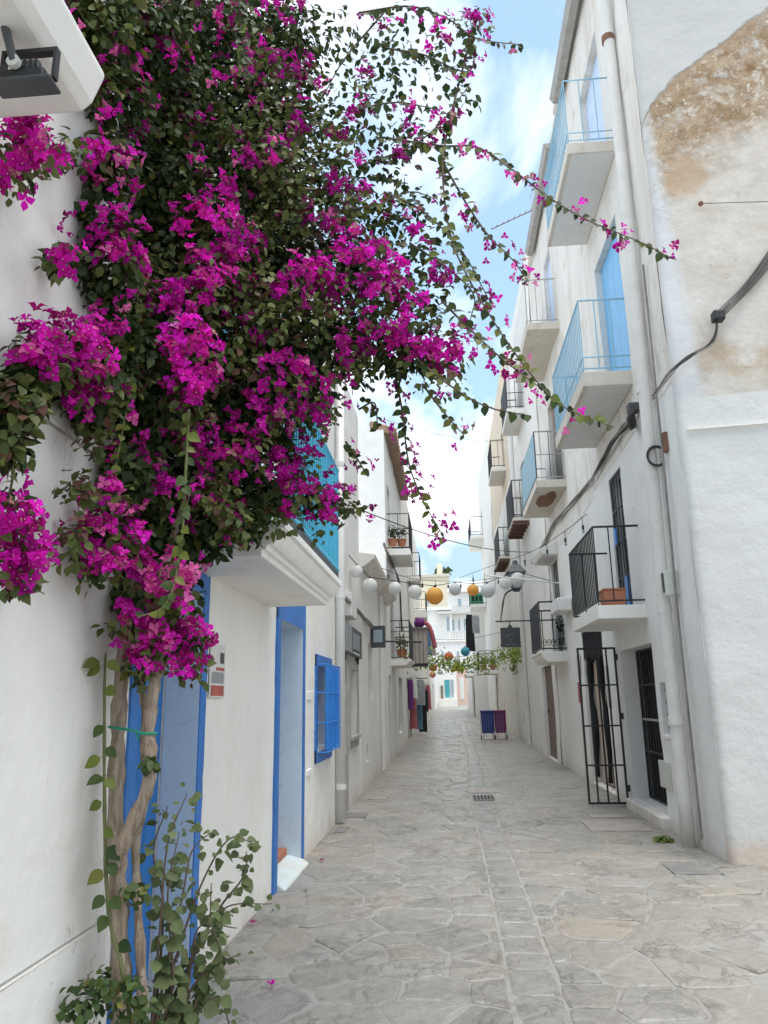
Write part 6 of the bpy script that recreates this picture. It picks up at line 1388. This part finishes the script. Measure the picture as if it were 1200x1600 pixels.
V, Fc, C = scatter(LEAF_V, LEAF_F, Pv, frames(unit(randn(n) + np.array([[-.5, -.4, .3]])), unit(randn(n) + np.array([[0, 0, -.5]]))), .06 + .06 * RNG.random(n), leaf_cols(n, 'fresh') * 1.3)
link('foliage', fast_mesh('foliage', V, Fc, C, 'leaf'), None, vt)['kind'] = 'stuff'
# palm behind the far roofs
pc = at_y(692, 893, 135); pm = thing('palm_tree', (pc[0], 135, 1.3), 'small palm top rising behind the far cream roofs', 'palm')
obj('trunk', MB().bar((pc[0], 135, 0), (pc[0], 135, pc[2]), .3, 8, .2), 'bark', pm)
pf = MB()
for i in range(16):
    a = i * math.tau / 16 + .2; up = .9 - .5 * (i % 3); L = 1.9
    c0 = Vector(pc); mid = c0 + Vector((math.cos(a) * L * .55, math.sin(a) * L * .55, up)); e = c0 + Vector((math.cos(a) * L, math.sin(a) * L, up - .9)); sd = Vector((-math.sin(a), math.cos(a), 0)) * .18
    pf.add([c0, mid + sd, e, mid - sd], [(0, 1, 2), (0, 2, 3)])
pme = pf.mesh('crown'); color_mesh(pme, [(.11, .15, .05, 1)] * len(pf.v)); link('crown', pme, 'leaf', pm)['kind'] = 'stuff'

# ------------------------------------------------------------------ covers, weeds, petals on the ground
def cover(px0, py0, px1, py1, mat, label, name='drain_cover', slots=0, dz=.016):
    a, b = on_ground(px0, py0), on_ground(px1, py1); x0, x1 = sorted((a[0], b[0])); y0, y1 = sorted((a[1], b[1]))
    t = thing(name, ((x0 + x1) / 2, (y0 + y1) / 2, 0), label, 'cover')
    obj('plate', MB().box(x0, x1, y0, y1, -.03, dz), mat, t, bevel=.004)
    for i in range(slots):
        xx = x0 + (x1 - x0) * (i + .3) / slots; obj('slot', MB().box(xx, xx + (x1 - x0) * .55 / slots, y0 + .05, y1 - .05, dz + .001, dz + .003), 'dark_void', t)
    return t
cover(740, 1252, 770, 1244, 'iron_cover', 'slotted iron drain grate in the centre row of slabs', 'drain_grate', 6, .018)
cover(733, 1240, 772, 1233, 'cover_stone', 'plain grey cover just beyond the slotted drain grate')
cover(925, 1300, 995, 1283, 'cover_stone', 'brownish stone cover in front of the barred door step')
cover(1055, 1368, 1108, 1352, 'iron_cover', 'grey cover on the paving below the corner drainpipe')
cover(522, 1302, 545, 1294, 'iron_cover', 'small ribbed cover beside the white drainpipe foot')
cover(535, 1279, 575, 1272, 'iron_cover', 'dark flat cover before the grey steel door')
cover(575, 1250, 605, 1246, 'cover_stone', 'dark cover by the sill of the low house')
cover(925, 1279, 975, 1274, 'cover_stone', 'narrow grey cover beside the open gate')
wp = on_ground(1038, 1316); wd = thing('weed_tuft', tuple(wp), 'small green weed tuft at the foot of the corner house wall', 'weed')
n = 130; u = unit(randn(n)); u[:, 2] = abs(u[:, 2]); p = wp + np.array([0, 0, .01]) + u * np.array([[.13, .11, .06]]) * RNG.random((n, 1)) ** .5
V, Fc, C = scatter(LEAF_V, LEAF_F, p, frames(unit(u + np.array([[0, -.3, .5]])), unit(randn(n) + np.array([[0, 0, .6]]))), .02 + .03 * RNG.random(n), leaf_cols(n, 'fresh'))
link('foliage', fast_mesh('foliage', V, Fc, C, 'leaf'), None, wd)['kind'] = 'stuff'
for i, (px, py, lb) in enumerate(((395, 1447, 'fallen pink petal on the paving beside the shrub'), (424, 1545, 'fallen magenta petal on the paving at the shrub edge'), (503, 1348, 'fallen dark petal on the paving beyond the second blue door'), (478, 1393, 'fallen dry leaf on the paving by the aqua threshold'))):
    g = on_ground(px, py); t = place('fallen_petal', bl[i % 8] if i < 3 else lv[0], thing('petal_anchor', (0, 0, 0), '', ''), np.array([g[0], g[1], .018]), frames(np.array([[.1, 0, 1.0]]), np.array([[1, .3 * i, 0]]))[0], .035)
    bpy.data.objects.remove(t.parent); t.parent = None; t.matrix_basis = Matrix.Translation((g[0], g[1], .018)) @ Matrix.Rotation(i * 1.1, 4, 'Z') @ Matrix.Scale(.038, 4); tag(t, lb, 'petal')
